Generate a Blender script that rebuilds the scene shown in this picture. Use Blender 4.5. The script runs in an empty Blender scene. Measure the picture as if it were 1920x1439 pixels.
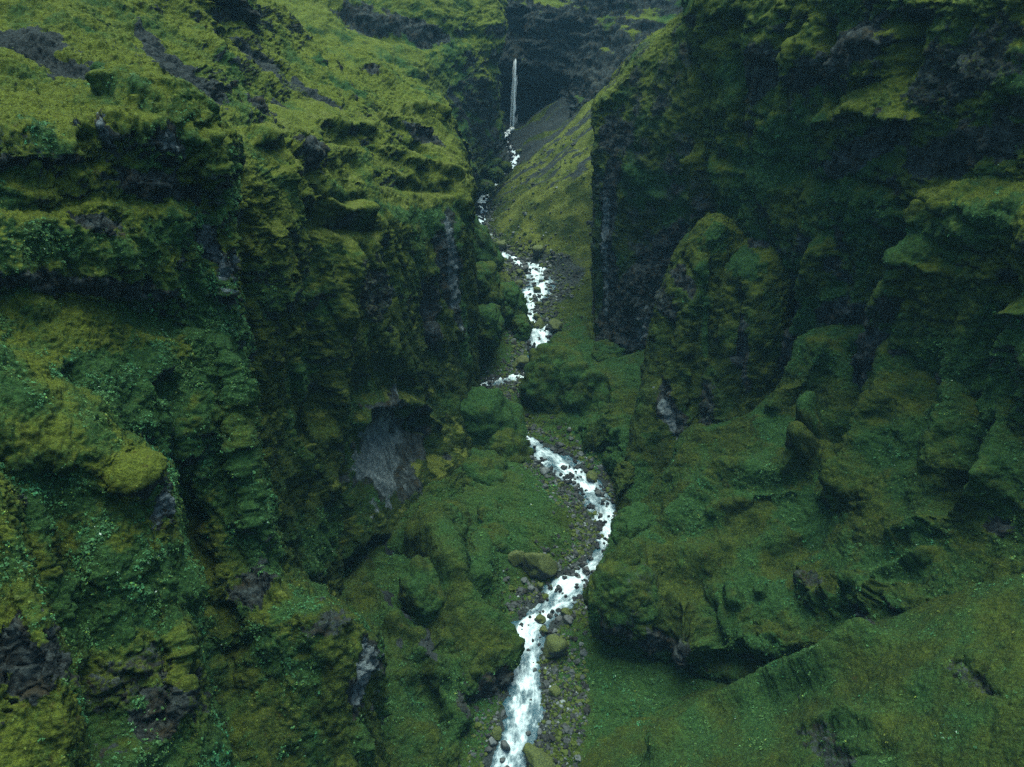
import bpy, math, random
import numpy as np
from mathutils import Vector
SC = bpy.context.scene
COL = SC.collection
PITCH, F, W0, H0, CZ = math.radians(30), 1371.0, 1920, 1439, 120.0
SP, CP = math.sin(PITCH), math.cos(PITCH)
# ------------------------------------------------------------ camera, sky, light, exposure
cam = bpy.data.cameras.new('camera'); camo = bpy.data.objects.new('camera', cam); COL.objects.link(camo)
cam.sensor_width = 36; cam.lens = 36 * F / W0; cam.clip_start = 1; cam.clip_end = 3000
camo.location = (0, 0, CZ); camo.rotation_euler = (math.radians(90) - PITCH, 0, 0)
SC.camera = camo
SUN_EL, SUN_AZ = math.radians(76), math.radians(8)          # azimuth clockwise from +Y
w = bpy.data.worlds.new("World"); SC.world = w; w.use_nodes = True
nt = w.node_tree; bg = nt.nodes['Background']
sky = nt.nodes.new('ShaderNodeTexSky'); sky.sky_type = 'NISHITA'; sky.sun_disc = False
sky.sun_elevation = SUN_EL; sky.sun_rotation = SUN_AZ; sky.air_density = 1.3; sky.dust_density = 4.0; sky.ozone_density = 1.5
tc = nt.nodes.new('ShaderNodeMix'); tc.data_type = 'RGBA'; tc.blend_type = 'MULTIPLY'; tc.inputs[0].default_value = 1; tc.inputs[7].default_value = (.74, 1.0, .92, 1)
nt.links.new(sky.outputs[0], tc.inputs[6]); nt.links.new(tc.outputs[2], bg.inputs[0]); bg.inputs[1].default_value = 0.15
sl = bpy.data.lights.new('sun', 'SUN'); so = bpy.data.objects.new('sun', sl); COL.objects.link(so)
sl.energy = 3.0; sl.angle = math.radians(45); sl.color = (0.95, 1.0, 0.84)
sd = Vector((math.sin(SUN_AZ) * math.cos(SUN_EL), math.cos(SUN_AZ) * math.cos(SUN_EL), math.sin(SUN_EL)))
so.rotation_euler = sd.to_track_quat('Z', 'Y').to_euler()
SC.view_settings.view_transform = 'Standard'; SC.view_settings.look = 'None'
SC.view_settings.exposure = 0.8; SC.view_settings.gamma = 1
SC.render.engine = 'CYCLES'; SC.cycles.use_denoising = False; SC.cycles.adaptive_threshold = .004
SC.cycles.max_bounces = 5; SC.cycles.diffuse_bounces = 3; SC.cycles.glossy_bounces = 2; SC.cycles.volume_bounces = 0
SC.cycles.transparent_max_bounces = 16

# ------------------------------------------------------------ maths helpers
rng = np.random.default_rng(7)
PERM = rng.permutation(256).astype(np.int32); PERM = np.concatenate([PERM, PERM, PERM])
GR = rng.normal(size=(256, 3)).astype(np.float32); GR /= np.linalg.norm(GR, axis=1)[:, None]
def pn(x, y, z):
    "gradient noise, about -1..1"
    x = x.astype(np.float32); y = y.astype(np.float32); z = z.astype(np.float32)
    xi = np.floor(x).astype(np.int32); yi = np.floor(y).astype(np.int32); zi = np.floor(z).astype(np.int32)
    xf = x - xi; yf = y - yi; zf = z - zi
    u = xf*xf*xf*(xf*(xf*6-15)+10); v = yf*yf*yf*(yf*(yf*6-15)+10); w_ = zf*zf*zf*(zf*(zf*6-15)+10)
    xi &= 255; yi &= 255; zi &= 255
    def g(i, j, k):
        h = PERM[PERM[PERM[(xi+i) & 255] + ((yi+j) & 255)] + ((zi+k) & 255)]
        G = GR[h]
        return G[..., 0]*(xf-i) + G[..., 1]*(yf-j) + G[..., 2]*(zf-k)
    a = g(0,0,0)*(1-u)+g(1,0,0)*u; b = g(0,1,0)*(1-u)+g(1,1,0)*u
    c = g(0,0,1)*(1-u)+g(1,0,1)*u; d = g(0,1,1)*(1-u)+g(1,1,1)*u
    return ((a*(1-v)+b*v)*(1-w_) + (c*(1-v)+d*v)*w_) * 1.6
def N(P, s, sz=None, off=0.0):
    sz = sz or s
    return pn(P[..., 0]/s+off, P[..., 1]/s+off*1.7, P[..., 2]/sz+off*.6)
def fbm(P, s, o=4, sz=None, off=0.0, gain=.5):
    r = 0; a = 1
    for i in range(o):
        r = r + a*N(P, s/2**i, (sz or s)/2**i, off+i*13.1); a *= gain
    return r
def billow(P, s, o=3, sz=None, off=0.0, gain=.5):
    "rounded lumps with sharp creases, 0..1"
    r = 0; a = 1; t = 0
    for i in range(o):
        r = r + a*np.abs(N(P, s/2**i, (sz or s)/2**i, off+i*7.3)); t += a; a *= gain
    return r/t*1.8
def sst(a, b, x):
    t = np.clip((x-a)/(b-a), 0, 1); return t*t*(3-2*t)
CAM = np.array([0, 0, CZ])
def ray(px, py):
    xc = (px-960)/F; yc = (719.5-py)/F
    return np.array([xc, CP+yc*SP, -SP+yc*CP])
def at(px, py, Y):
    d = ray(px, py); return CAM + d*(Y/d[1])
def atz(px, py, z):
    d = ray(px, py); return CAM + d*((z-CZ)/d[2])
def proj(P):
    q = P-CAM
    f = q[..., 1]*CP - q[..., 2]*SP; u = q[..., 1]*SP + q[..., 2]*CP
    f = np.maximum(f, 1e-3)
    return 960+F*q[..., 0]/f, 719.5-F*u/f, f
CR, CU, CF = np.array([1., 0, 0]), np.array([0, SP, CP]), np.array([0, CP, -SP])

def grid_faces(n, m):
    i = np.arange(n-1)[:, None]*m + np.arange(m-1)[None]
    return np.stack([i, i+m, i+m+1, i+1], -1).reshape(-1, 4)
def mesh_from(name, V, Fc, smooth=True):
    me = bpy.data.meshes.new(name); V = np.ascontiguousarray(V, np.float32).reshape(-1, 3)
    Fc = np.asarray(Fc, np.int32); k = Fc.shape[1]
    me.vertices.add(len(V)); me.vertices.foreach_set('co', V.ravel())
    me.loops.add(Fc.size); me.loops.foreach_set('vertex_index', Fc.ravel())
    me.polygons.add(len(Fc)); me.polygons.foreach_set('loop_start', np.arange(len(Fc), dtype=np.int32)*k)
    me.polygons.foreach_set('use_smooth', np.full(len(Fc), smooth))
    me.update(calc_edges=True)
    return me
def link(name, me, mat, kind=None, label=None, cat=None, group=None):
    o = bpy.data.objects.new(name, me); COL.objects.link(o)
    if mat and not me.materials: me.materials.append(mat)
    if kind: o['kind'] = kind
    if label: o['label'] = label
    if cat: o['category'] = cat
    if group: o['group'] = group
    return o
def attr(me, name, arr):
    a = me.color_attributes.new(name, 'FLOAT_COLOR', 'POINT')
    A = np.zeros((len(me.vertices), 4), np.float32); A[:, 3] = 0 if name == 'mask' else 1; A[:, :arr.shape[-1]] = arr.reshape(-1, arr.shape[-1])
    a.data.foreach_set('color', A.ravel())

# ------------------------------------------------------------ materials
class NB:
    def __init__(s, name):
        s.m = bpy.data.materials.new(name); s.m.use_nodes = True; s.t = s.m.node_tree
        s.b = s.t.nodes['Principled BSDF']; s.geo = s.t.nodes.new('ShaderNodeNewGeometry')
    def n(s, typ, **kw):
        x = s.t.nodes.new(typ)
        for k, v in kw.items():
            if isinstance(k, str) and k.startswith('i_'):
                x.inputs[k[2:].replace('_', ' ')].default_value = v
            else: setattr(x, k, v)
        return x
    def l(s, a, b): s.t.links.new(a, b)
    def noise(s, scale, det=4, rough=.6, vec=None, out='Fac'):
        x = s.n('ShaderNodeTexNoise'); x.inputs['Scale'].default_value = scale
        x.inputs['Detail'].default_value = det; x.inputs['Roughness'].default_value = rough
        s.l(vec or s.geo.outputs['Position'], x.inputs['Vector']); return x.outputs[out]
    def math(s, op, a, b=None, c=None, clamp=False):
        x = s.n('ShaderNodeMath', operation=op); x.use_clamp = clamp
        for i, v in enumerate((a, b, c)):
            if v is None: continue
            if isinstance(v, (int, float)): x.inputs[i].default_value = v
            else: s.l(v, x.inputs[i])
        return x.outputs[0]
    def ss(s, v, a, b):
        x = s.n('ShaderNodeMapRange', interpolation_type='SMOOTHSTEP')
        x.inputs[1].default_value = a; x.inputs[2].default_value = b; s.l(v, x.inputs[0]); return x.outputs[0]
    def mix(s, f, a, b):
        x = s.n('ShaderNodeMix', data_type='RGBA')
        if isinstance(f, (int, float)): x.inputs[0].default_value = f
        else: s.l(f, x.inputs[0])
        for i, v in ((6, a), (7, b)):
            if isinstance(v, tuple): x.inputs[i].default_value = (*v, 1)
            else: s.l(v, x.inputs[i])
        return x.outputs[2]

def ground_material():
    b = NB('mossy_rock')
    at_ = b.n('ShaderNodeVertexColor', layer_name='mask'); sep = b.n('ShaderNodeSeparateColor'); b.l(at_.outputs[0], sep.inputs[0])
    rock, lush, scree = sep.outputs[0], sep.outputs[1], sep.outputs[2]
    n1 = b.noise(.35, 6, .65); n2 = b.noise(2.2, 6, .65); n3 = b.noise(9, 3, .6)
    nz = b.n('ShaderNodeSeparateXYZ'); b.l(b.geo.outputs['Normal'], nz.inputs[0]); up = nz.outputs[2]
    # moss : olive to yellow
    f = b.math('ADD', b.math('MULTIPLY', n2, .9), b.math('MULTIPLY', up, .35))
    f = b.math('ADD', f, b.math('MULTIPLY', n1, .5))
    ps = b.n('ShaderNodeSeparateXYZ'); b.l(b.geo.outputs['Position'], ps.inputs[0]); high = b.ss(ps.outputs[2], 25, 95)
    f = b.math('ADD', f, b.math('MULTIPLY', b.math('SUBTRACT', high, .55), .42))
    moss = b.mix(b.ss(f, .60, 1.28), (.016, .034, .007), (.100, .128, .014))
    moss = b.mix(b.ss(n3, .52, .75), moss, (.100, .140, .026))
    moss = b.mix(b.ss(b.noise(1.1, 5, .7), .56, .72), moss, (.042, .032, .009))      # rusty dead moss
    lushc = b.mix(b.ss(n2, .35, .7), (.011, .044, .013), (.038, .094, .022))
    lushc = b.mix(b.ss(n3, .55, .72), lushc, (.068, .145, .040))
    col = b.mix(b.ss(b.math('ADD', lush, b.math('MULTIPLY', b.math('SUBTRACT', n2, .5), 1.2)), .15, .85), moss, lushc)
    neg = b.math('MULTIPLY', lush, -1.0)  # negative lush: pale far-slope grass, and highlight painted on crests
    col = b.mix(b.ss(b.math('ADD', neg, b.math('MULTIPLY', b.math('SUBTRACT', n2, .5), .8)), .1, .7), col, b.mix(b.ss(n3, .4, .65), (.075, .100, .016), (.150, .172, .036)))
    scc = b.mix(b.ss(b.noise(6, 6, .75), .4, .65), (.020, .027, .029), (.052, .066, .067))
    col = b.mix(b.ss(b.math('ADD', scree, b.math('MULTIPLY', b.math('SUBTRACT', n2, .5), 1.0)), .4, .6), col, scc)
    mp = b.n('ShaderNodeMapping'); mp.inputs['Scale'].default_value = (1, 1, .35); b.l(b.geo.outputs['Position'], mp.inputs[0])
    rn = b.noise(.9, 7, .7, mp.outputs[0])
    rc = b.mix(b.ss(rn, .38, .62), (.013, .017, .018), (.052, .067, .067))
    rc = b.mix(b.ss(b.noise(.5, 4, .6), .5, .68), rc, (.040, .036, .022))
    pr = b.mix(b.ss(rn, .36, .64), (.060, .080, .090), (.16, .195, .205))
    pf = b.ss(b.math('ADD', at_.outputs[1], b.math('MULTIPLY', b.math('SUBTRACT', n2, .5), .5)), .4, .6)
    rc = b.mix(pf, rc, pr)
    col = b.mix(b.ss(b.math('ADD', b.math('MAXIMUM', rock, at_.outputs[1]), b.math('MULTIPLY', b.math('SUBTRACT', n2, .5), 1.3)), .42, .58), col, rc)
    gr = b.math('ADD', b.math('MULTIPLY', b.ss(b.noise(5.5, 5, .75), .34, .66), .75), b.math('MULTIPLY', b.ss(b.noise(1.3, 4, .7), .3, .7), .45))
    gm = b.n('ShaderNodeMix', data_type='RGBA', blend_type='MULTIPLY'); gm.inputs[0].default_value = 1
    cc = b.n('ShaderNodeCombineColor'); gr = b.math('ADD', gr, .42)
    for i in range(3): b.l(gr, cc.inputs[i])
    b.l(col, gm.inputs[6]); b.l(cc.outputs[0], gm.inputs[7]); col = gm.outputs[2]
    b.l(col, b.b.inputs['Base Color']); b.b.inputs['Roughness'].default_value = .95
    b.b.inputs['Specular IOR Level'].default_value = .15
    h = b.math('ADD', b.math('MULTIPLY', b.noise(1.6, 6, .7), .8), b.math('MULTIPLY', b.noise(7, 4, .7), .22))
    bu = b.n('ShaderNodeBump'); bu.inputs['Strength'].default_value = 1.0; bu.inputs['Distance'].default_value = 1.3
    b.l(h, bu.inputs['Height']); b.l(bu.outputs[0], b.b.inputs['Normal'])
    return b.m
def stone_material(name, moss_amt, light=1.0):
    b = NB(name)
    nz = b.n('ShaderNodeSeparateXYZ'); b.l(b.geo.outputs['Normal'], nz.inputs[0])
    oi = b.n('ShaderNodeObjectInfo')
    n2 = b.noise(2.0, 6, .7)
    a = b.mix(oi.outputs['Random'], (.017*light, .021*light, .023*light), (.08*light, .095*light, .10*light))
    rc = b.mix(b.ss(n2, .35, .65), a, (.034*light, .041*light, .044*light))
    if moss_amt > 0:
        m = b.mix(b.ss(b.noise(5, 4, .7), .4, .65), (.020, .036, .008), (.085, .108, .016))
        f = b.math('ADD', b.math('ADD', nz.outputs[2], b.math('MULTIPLY', b.math('SUBTRACT', n2, .5), 1.4)), moss_amt-1)
        rc = b.mix(b.ss(f, .0, .25), rc, m)
    b.l(rc, b.b.inputs['Base Color']); b.b.inputs['Roughness'].default_value = .8
    bu = b.n('ShaderNodeBump'); bu.inputs['Strength'].default_value = .8; bu.inputs['Distance'].default_value = .3
    b.l(b.noise(3, 6, .7), bu.inputs['Height']); b.l(bu.outputs[0], b.b.inputs['Normal'])
    return b.m
def river_material():
    b = NB('rushing_water')
    uv = b.n('ShaderNodeUVMap', uv_map='flow')
    mp = b.n('ShaderNodeMapping'); mp.inputs['Scale'].default_value = (1, .45, 1); b.l(uv.outputs[0], mp.inputs[0])
    at_ = b.n('ShaderNodeVertexColor', layer_name='foam'); sep = b.n('ShaderNodeSeparateColor'); b.l(at_.outputs[0], sep.inputs[0])
    n1 = b.noise(.38, 8, .62, mp.outputs[0]); n2 = b.noise(2.2, 6, .7, mp.outputs[0])
    f = b.math('ADD', sep.outputs[0], b.math('ADD', b.math('MULTIPLY', b.math('SUBTRACT', n1, .5), 2.6), b.math('MULTIPLY', b.math('SUBTRACT', n2, .5), .5)))
    fo = b.ss(f, .12, .85)
    col = b.mix(fo, (.014, .060, .088), (.60, .72, .78))
    b.l(col, b.b.inputs['Base Color'])
    r = b.math('ADD', b.math('MULTIPLY', fo, .5), .22); b.l(r, b.b.inputs['Roughness'])
    bu = b.n('ShaderNodeBump'); bu.inputs['Strength'].default_value = .8; bu.inputs['Distance'].default_value = .35
    b.l(b.math('ADD', n2, n1), bu.inputs['Height']); b.l(bu.outputs[0], b.b.inputs['Normal'])
    return b.m
def fall_material():
    b = NB('falling_water')
    mp = b.n('ShaderNodeMapping'); mp.inputs['Scale'].default_value = (1, 1, .07); b.l(b.geo.outputs['Position'], mp.inputs[0])
    n = b.noise(1.6, 5, .7, mp.outputs[0])
    b.l(b.mix(b.ss(n, .35, .62), (.82, .90, .94), (.97, .98, .99)), b.b.inputs['Base Color']); b.b.inputs['Roughness'].default_value = .6; b.b.inputs['Alpha'].default_value = .95
    tr = b.n('ShaderNodeBsdfTranslucent'); tr.inputs[0].default_value = (.93, .97, .98, 1); mx = b.n('ShaderNodeMixShader'); mx.inputs[0].default_value = .2
    b.l(b.b.outputs[0], mx.inputs[1]); b.l(tr.outputs[0], mx.inputs[2]); b.l(mx.outputs[0], b.t.nodes['Material Output'].inputs['Surface'])
    return b.m
def leaf_material():
    b = NB('leaves')
    at_ = b.n('ShaderNodeVertexColor', layer_name='tint')
    b.l(at_.outputs[0], b.b.inputs['Base Color']); b.b.inputs['Roughness'].default_value = .75
    b.b.inputs['Specular IOR Level'].default_value = .2
    return b.m
M_G = ground_material(); M_ST = stone_material('wet_stone', 0); M_SM = stone_material('mossy_stone', 1.0); M_SL = stone_material('dry_grey_stone', 0, 1.8)
M_R = river_material(); M_F = fall_material(); M_L = leaf_material()

# ------------------------------------------------------------ valley floor and river
BY = [0, 60, 97, 125, 175, 210, 290, 330, 370, 405, 440]; BZ = [-4, -1, 0, 2, 5, 8, 16.5, 23, 34, 44, 46]
def bed(Y): return np.interp(Y, BY, BZ)
def on_bed(px, py):
    lo, hi = 30., 440.
    d = ray(px, py)
    for _ in range(50):
        m = (lo+hi)/2
        if CZ+d[2]*m/d[1] > bed(m): lo = m
        else: hi = m
    return at(px, py, lo)
RIV = [(930,1560,50),(945,1480,46),(955,1439,44),(968,1400,42),(978,1350,38),(985,1300,40),(982,1250,38),(990,1215,36),(993,1180,42),(1025,1145,40),
       (1052,1112,38),(1085,1080,32),(1115,1058,26),(1142,1025,24),(1143,990,24),(1128,950,28),(1095,905,32),(1050,872,30),(1005,838,26),(950,815,24),(905,790,22),(885,755,22),
       (905,722,18),(950,711,20),(990,703,22),(1006,675,20),(1012,645,24),(998,615,30),(992,585,20),(1000,555,28),(1012,528,32),(1000,505,24),(968,489,18),(938,476,13),
       (912,455,11),(897,425,10),(903,398,10),(903,380,9),(915,355,8),(945,325,8),(966,297,9),(958,277,6),(949,258,5),(950,246,6),(964,237,7)]
RP = np.array([on_bed(a, b_) for a, b_, c in RIV]); _, _, fd = proj(RP)
RW = np.array([c for a, b_, c in RIV])*np.where(RP[:, 1] < 115, .88, 1.)*fd/F
o_ = np.argsort(RP[:, 1]); RYs, RXs = RP[o_, 1], RP[o_, 0]
def xr(Y): return np.interp(Y, RYs, RXs)
Yc = [30, 97, 110, 128, 150, 175, 200, 230, 262, 300, 340, 370, 400, 440]
MR = [4.5, 6.5, 5, 4, 6, 8, 8, 6, 6, 2.6, 1.6, 1.2, 3, 3]
KR = [.12, .22, .5, .4, .34, .3, .3, .34, .6, .86, .9, .84, .68, .7]
ML = [5, 6, 8, 5, 6, 7, 7, 6, 4, 3, 2.2, 1.5, 2, 3]
KL = [.6, .5, .5, .5, .5, .6, .8, .8, .9, .9, .95, 1.0, 1.2, 1.2]
def floor_z(X, Y, detail=True):
    P = np.stack([X, Y, np.zeros_like(X)], -1)
    d = X-xr(Y)+0*X
    wl = np.interp(Y, RP[o_, 1], RW[o_])
    mr, kr, ml, kl = (np.interp(Y, Yc, q) for q in (MR, KR, ML, KL))
    wob = N(P, 18, off=3.)*1.5
    dr = np.maximum(d-mr-wl*.6+wob, 0); dl = np.maximum(-d-ml-wl*.6+wob, 0)
    sr = kr*(np.sqrt(dr*dr+4)-2); s_l = kl*(np.sqrt(dl*dl+4)-2)
    cap = np.interp(Y, [0, 225, 262, 300], [4.0, 5.0, 14, 400.]); s_l = cap*np.tanh(s_l/cap)
    z = bed(Y)+sr+s_l
    z = z - .9*np.exp(-(d/(wl*1.1+.3))**2)+.35
    if detail:
        a = np.clip((dr+dl)/6, 0, 1)
        Pd = np.stack([X*.18, Y+X*.25, X*0], -1)
        z = z + a*(fbm(P, 9, 4, off=9.)*1.0 + fbm(Pd, 4.5, 4, off=2.)*1.0) + fbm(P, 2.2, 4, off=5.)*.22*(1+a)
        far = sst(260, 300, Y)
        z = z + far*a*np.maximum(fbm(P, 14, 3, off=77.), 0)*1.6
    return z

def stones_noise(): pass
SHEETS_F = {}
def build_floor():
    n, m = 1150, 620
    t = np.linspace(0, 1, n); Y = 38*(440/38)**t
    Yg = np.repeat(Y[:, None], m, 1)
    s = np.linspace(-1, 1, m); s = np.sign(s)*np.abs(s)**1.5
    X = xr(Y)[:, None]*1.0 + s[None]*(34+Y[:, None]*.19)
    Z = floor_z(X, Yg)
    P = np.stack([X, Yg, Z], -1)
    d = X-xr(Yg); wl = np.interp(Yg, RP[o_, 1], RW[o_])
    gx = np.gradient(P, axis=1); gy = np.gradient(P, axis=0); nr = np.cross(gx, gy); nr /= np.linalg.norm(nr, axis=-1)[..., None]
    far = sst(230, 290, Yg)
    bank = 1-sst(wl+.3, wl+4.5+2.5*N(P, 7, off=31.), np.abs(d))
    Pd = np.stack([X*.20+1.5*N(P, 12, off=14.), Yg+X*.3+5*N(P, 16, off=41.), X*0], -1)
    st = fbm(Pd, 7, 5, off=21., gain=.6)
    grass = far*sst(3, 12, np.abs(d))*(.55+.6*fbm(P, 10, 3, off=61.))
    # grey scree tongues of the far right slope
    scr = sst(.15, .45, st-.16)*far*.65 + bank*.85*(1-far*.4)*(.75+.5*N(P, 5, off=91.))
    low = sst(14, 2, np.abs(d)-1.5*wl)*sst(235, 255, Yg)*(1-sst(272, 300, Yg))*(d > 0)
    scr = np.maximum(scr, low*.9)
    alc = sst(340, 372, Yg); scr = np.maximum(scr, alc*.95*sst(-.9, -.3, st)); grass_off = alc
    scr = np.where((d < 0) & (Yg > 300), np.maximum(scr, sst(.15, .4, st)*.8), scr)
    lush = np.clip(.45+fbm(P, 16, 4, off=8.)*.7, 0, 1)*(1-far*.8)*(1-bank*.7)
    lush = np.where(Yg < 120, np.maximum(lush, sst(4, 12, d-wl)*.75), lush)
    lush = np.where((d < 0) & (Yg < 240), np.maximum(lush, .55+.4*N(P, 9, off=4.)), lush)
    lush = np.where(far > .05, -np.clip(grass*(1-alc), 0, 1), lush)
    rock = np.clip((.45-nr[..., 2])*2, 0, 1)
    me = mesh_from('valley_floor', P, grid_faces(n, m)[:, ::-1]); attr(me, 'mask', np.stack([rock, lush, scr], -1))
    link('valley_floor', me, M_G, 'structure')
    class Fl: pass
    q = Fl(); q.P = P; q.n = nr*np.where(nr[..., 2:] < 0, -1, 1); q.mask = np.stack([rock*.3, lush*(Yg < 235), scr], -1); q.px, q.py, q.f = proj(P)
    q.area = np.linalg.norm(gx, axis=-1)*np.linalg.norm(gy, axis=-1); q.step = .2; SHEETS_F['floor'] = q
build_floor()

def resample(P, Wd, step):
    seg = np.linalg.norm(np.diff(P, axis=0), axis=1); s = np.concatenate([[0], np.cumsum(seg)])
    n = int(s[-1]/step); q = np.linspace(0, s[-1], n)
    def cr(A):
        i = np.clip(np.searchsorted(s, q, 'right')-1, 0, len(s)-2); t = ((q-s[i])/np.maximum(seg[i], 1e-6))[:, None]
        A = A.reshape(len(s), -1); g = lambda k: A[np.clip(k, 0, len(s)-1)]
        p0, p1, p2, p3 = g(i-1), g(i), g(i+1), g(i+2)
        return .5*(2*p1+(p2-p0)*t+(2*p0-5*p1+4*p2-p3)*t*t+(3*p1-p0-3*p2+p3)*t**3)
    return cr(P), cr(Wd)[:, 0], q
def build_river():
    C, Wd, q = resample(RP, RW, .3)
    T = np.gradient(C, axis=0); T[:, 2] = 0; T /= np.linalg.norm(T, axis=1)[:, None]
    S = np.stack([T[:, 1], -T[:, 0], 0*T[:, 0]], -1)
    m = 61; u = np.linspace(-1, 1, m)
    e1 = 1+.35*pn(q/3, 0*q+1.5, 0*q)+.25*pn(q/1.1, 0*q+8, 0*q); e2 = 1+.35*pn(q/3, 0*q+40.5, 0*q)+.25*pn(q/1.1, 0*q+60, 0*q)
    wu = np.where(u[None] > 0, e1[:, None], e2[:, None])*Wd[:, None]*1.15
    P = C[:, None]+S[:, None]*(u[None, :, None]*wu[..., None])
    z = bed(P[..., 1])+.05
    Q = np.stack([u[None]*wu, q[:, None]*.55+0*wu, 0*wu], -1)
    # standing waves and steps
    z = z + fbm(Q, 1.6, 3, off=3.)*.30 + .22*np.sin(q[:, None]/2.7+2*N(Q, 4, off=9.)+u[None]**2)*1.0 - (u[None]**4)*.35
    P[..., 2] = z
    me = mesh_from('river', P, grid_faces(len(q), m))
    foam = .45+.12*sst(150, 210, P[..., 1])-1.0*np.abs(u[None])**3 + .25*N(Q, 6, off=55.)
    foam = foam + .5*sst(290, 310, P[..., 1]) + .25*sst(.1, -.2, np.gradient(z, axis=0)) - .5*sst(78, 62, P[..., 1])*0
    attr(me, 'foam', np.repeat(foam[..., None], 3, -1))
    uvl = me.uv_layers.new(name='flow'); vi = np.zeros(len(me.loops), np.int32); me.loops.foreach_get('vertex_index', vi)
    UV = np.stack([u[None]*wu, q[:, None]+0*wu], -1).reshape(-1, 2)[vi]
    uvl.data.foreach_set('uv', UV.astype(np.float32).ravel())
    link('river', me, M_R, 'structure')
    return C, Wd, q
RC, RCW, RQ = build_river()

# ------------------------------------------------------------ landform sheets
def catmull(A, n, closed=False):
    k = A.shape[0]; t = np.linspace(0, k-1, n); i = np.minimum(t.astype(int), k-2); f = (t-i).reshape(-1, *([1]*(A.ndim-1)))
    g = lambda j: A[np.clip(j, 0, k-1)]
    p0, p1, p2, p3 = g(i-1), g(i), g(i+1), g(i+2)
    p0 = np.where((i == 0).reshape(f.shape), 2*p1-p2, p0); p3 = np.where((i == k-2).reshape(f.shape), 2*p2-p1, p3)
    return .5*(2*p1+(p2-p0)*f+(2*p0-5*p1+4*p2-p3)*f*f+(3*p1-p0-3*p2+p3)*f**3)
def relen(A, n, axis):
    "resample one axis so that points lie evenly on average"
    A = np.moveaxis(A, axis, 0)
    d = np.linalg.norm(np.diff(A, axis=0), axis=-1).mean(axis=1); s = np.concatenate([[0], np.cumsum(d)])
    q = np.linspace(0, s[-1], n); i = np.clip(np.searchsorted(s, q, 'right')-1, 0, len(s)-2); t = ((q-s[i])/np.maximum(d[i], 1e-9)).reshape(-1, 1, 1)
    return np.moveaxis(A[i]*(1-t)+A[i+1]*t, 0, axis)
def normals(P, flip):
    a = np.gradient(P, axis=1); b = np.gradient(P, axis=0); n = np.cross(b, a)
    n /= np.linalg.norm(n, axis=-1)[..., None]+1e-9
    return -n if flip else n
def blur(A, k):
    for ax in (0, 1):
        pad = [(0, 0)]*A.ndim; pad[ax] = (k, k); B = np.cumsum(np.pad(A, pad, mode='edge'), axis=ax)
        sl1 = [slice(None)]*A.ndim; sl2 = list(sl1); sl1[ax] = slice(2*k, None); sl2[ax] = slice(0, A.shape[ax])
        C = (B[tuple(sl1)]-B[tuple(sl2)][tuple(slice(0, B[tuple(sl1)].shape[i]) for i in range(A.ndim))])/(2*k)
        A = C
    return A
def blocks(P, s, sz=None, off=0.):
    "broken blocks: a value per cell and the distance to the crack"
    Q = np.stack([P[..., 0]/s, P[..., 1]/s, P[..., 2]/(sz or s)], -1).astype(np.float32)+off
    I = np.floor(Q-.5).astype(np.int32); f1 = np.full(Q.shape[:-1], 9., np.float32); f2 = f1.copy(); v = np.zeros_like(f1)
    for i in (0, 1):
        for j in (0, 1):
            for k in (0, 1):
                C = I+np.array([i, j, k]); h = PERM[PERM[PERM[C[..., 0] & 255]+(C[..., 1] & 255)]+(C[..., 2] & 255)]
                ctr = C+.5+GR[h]*.38; d = ((Q-ctr)**2).sum(-1)
                nw = d < f1; f2 = np.where(nw, f1, np.minimum(f2, d)); v = np.where(nw, h/255., v); f1 = np.where(nw, d, f1)
    return v, np.sqrt(f2)-np.sqrt(f1)
SHEETS = dict(SHEETS_F)
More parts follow.
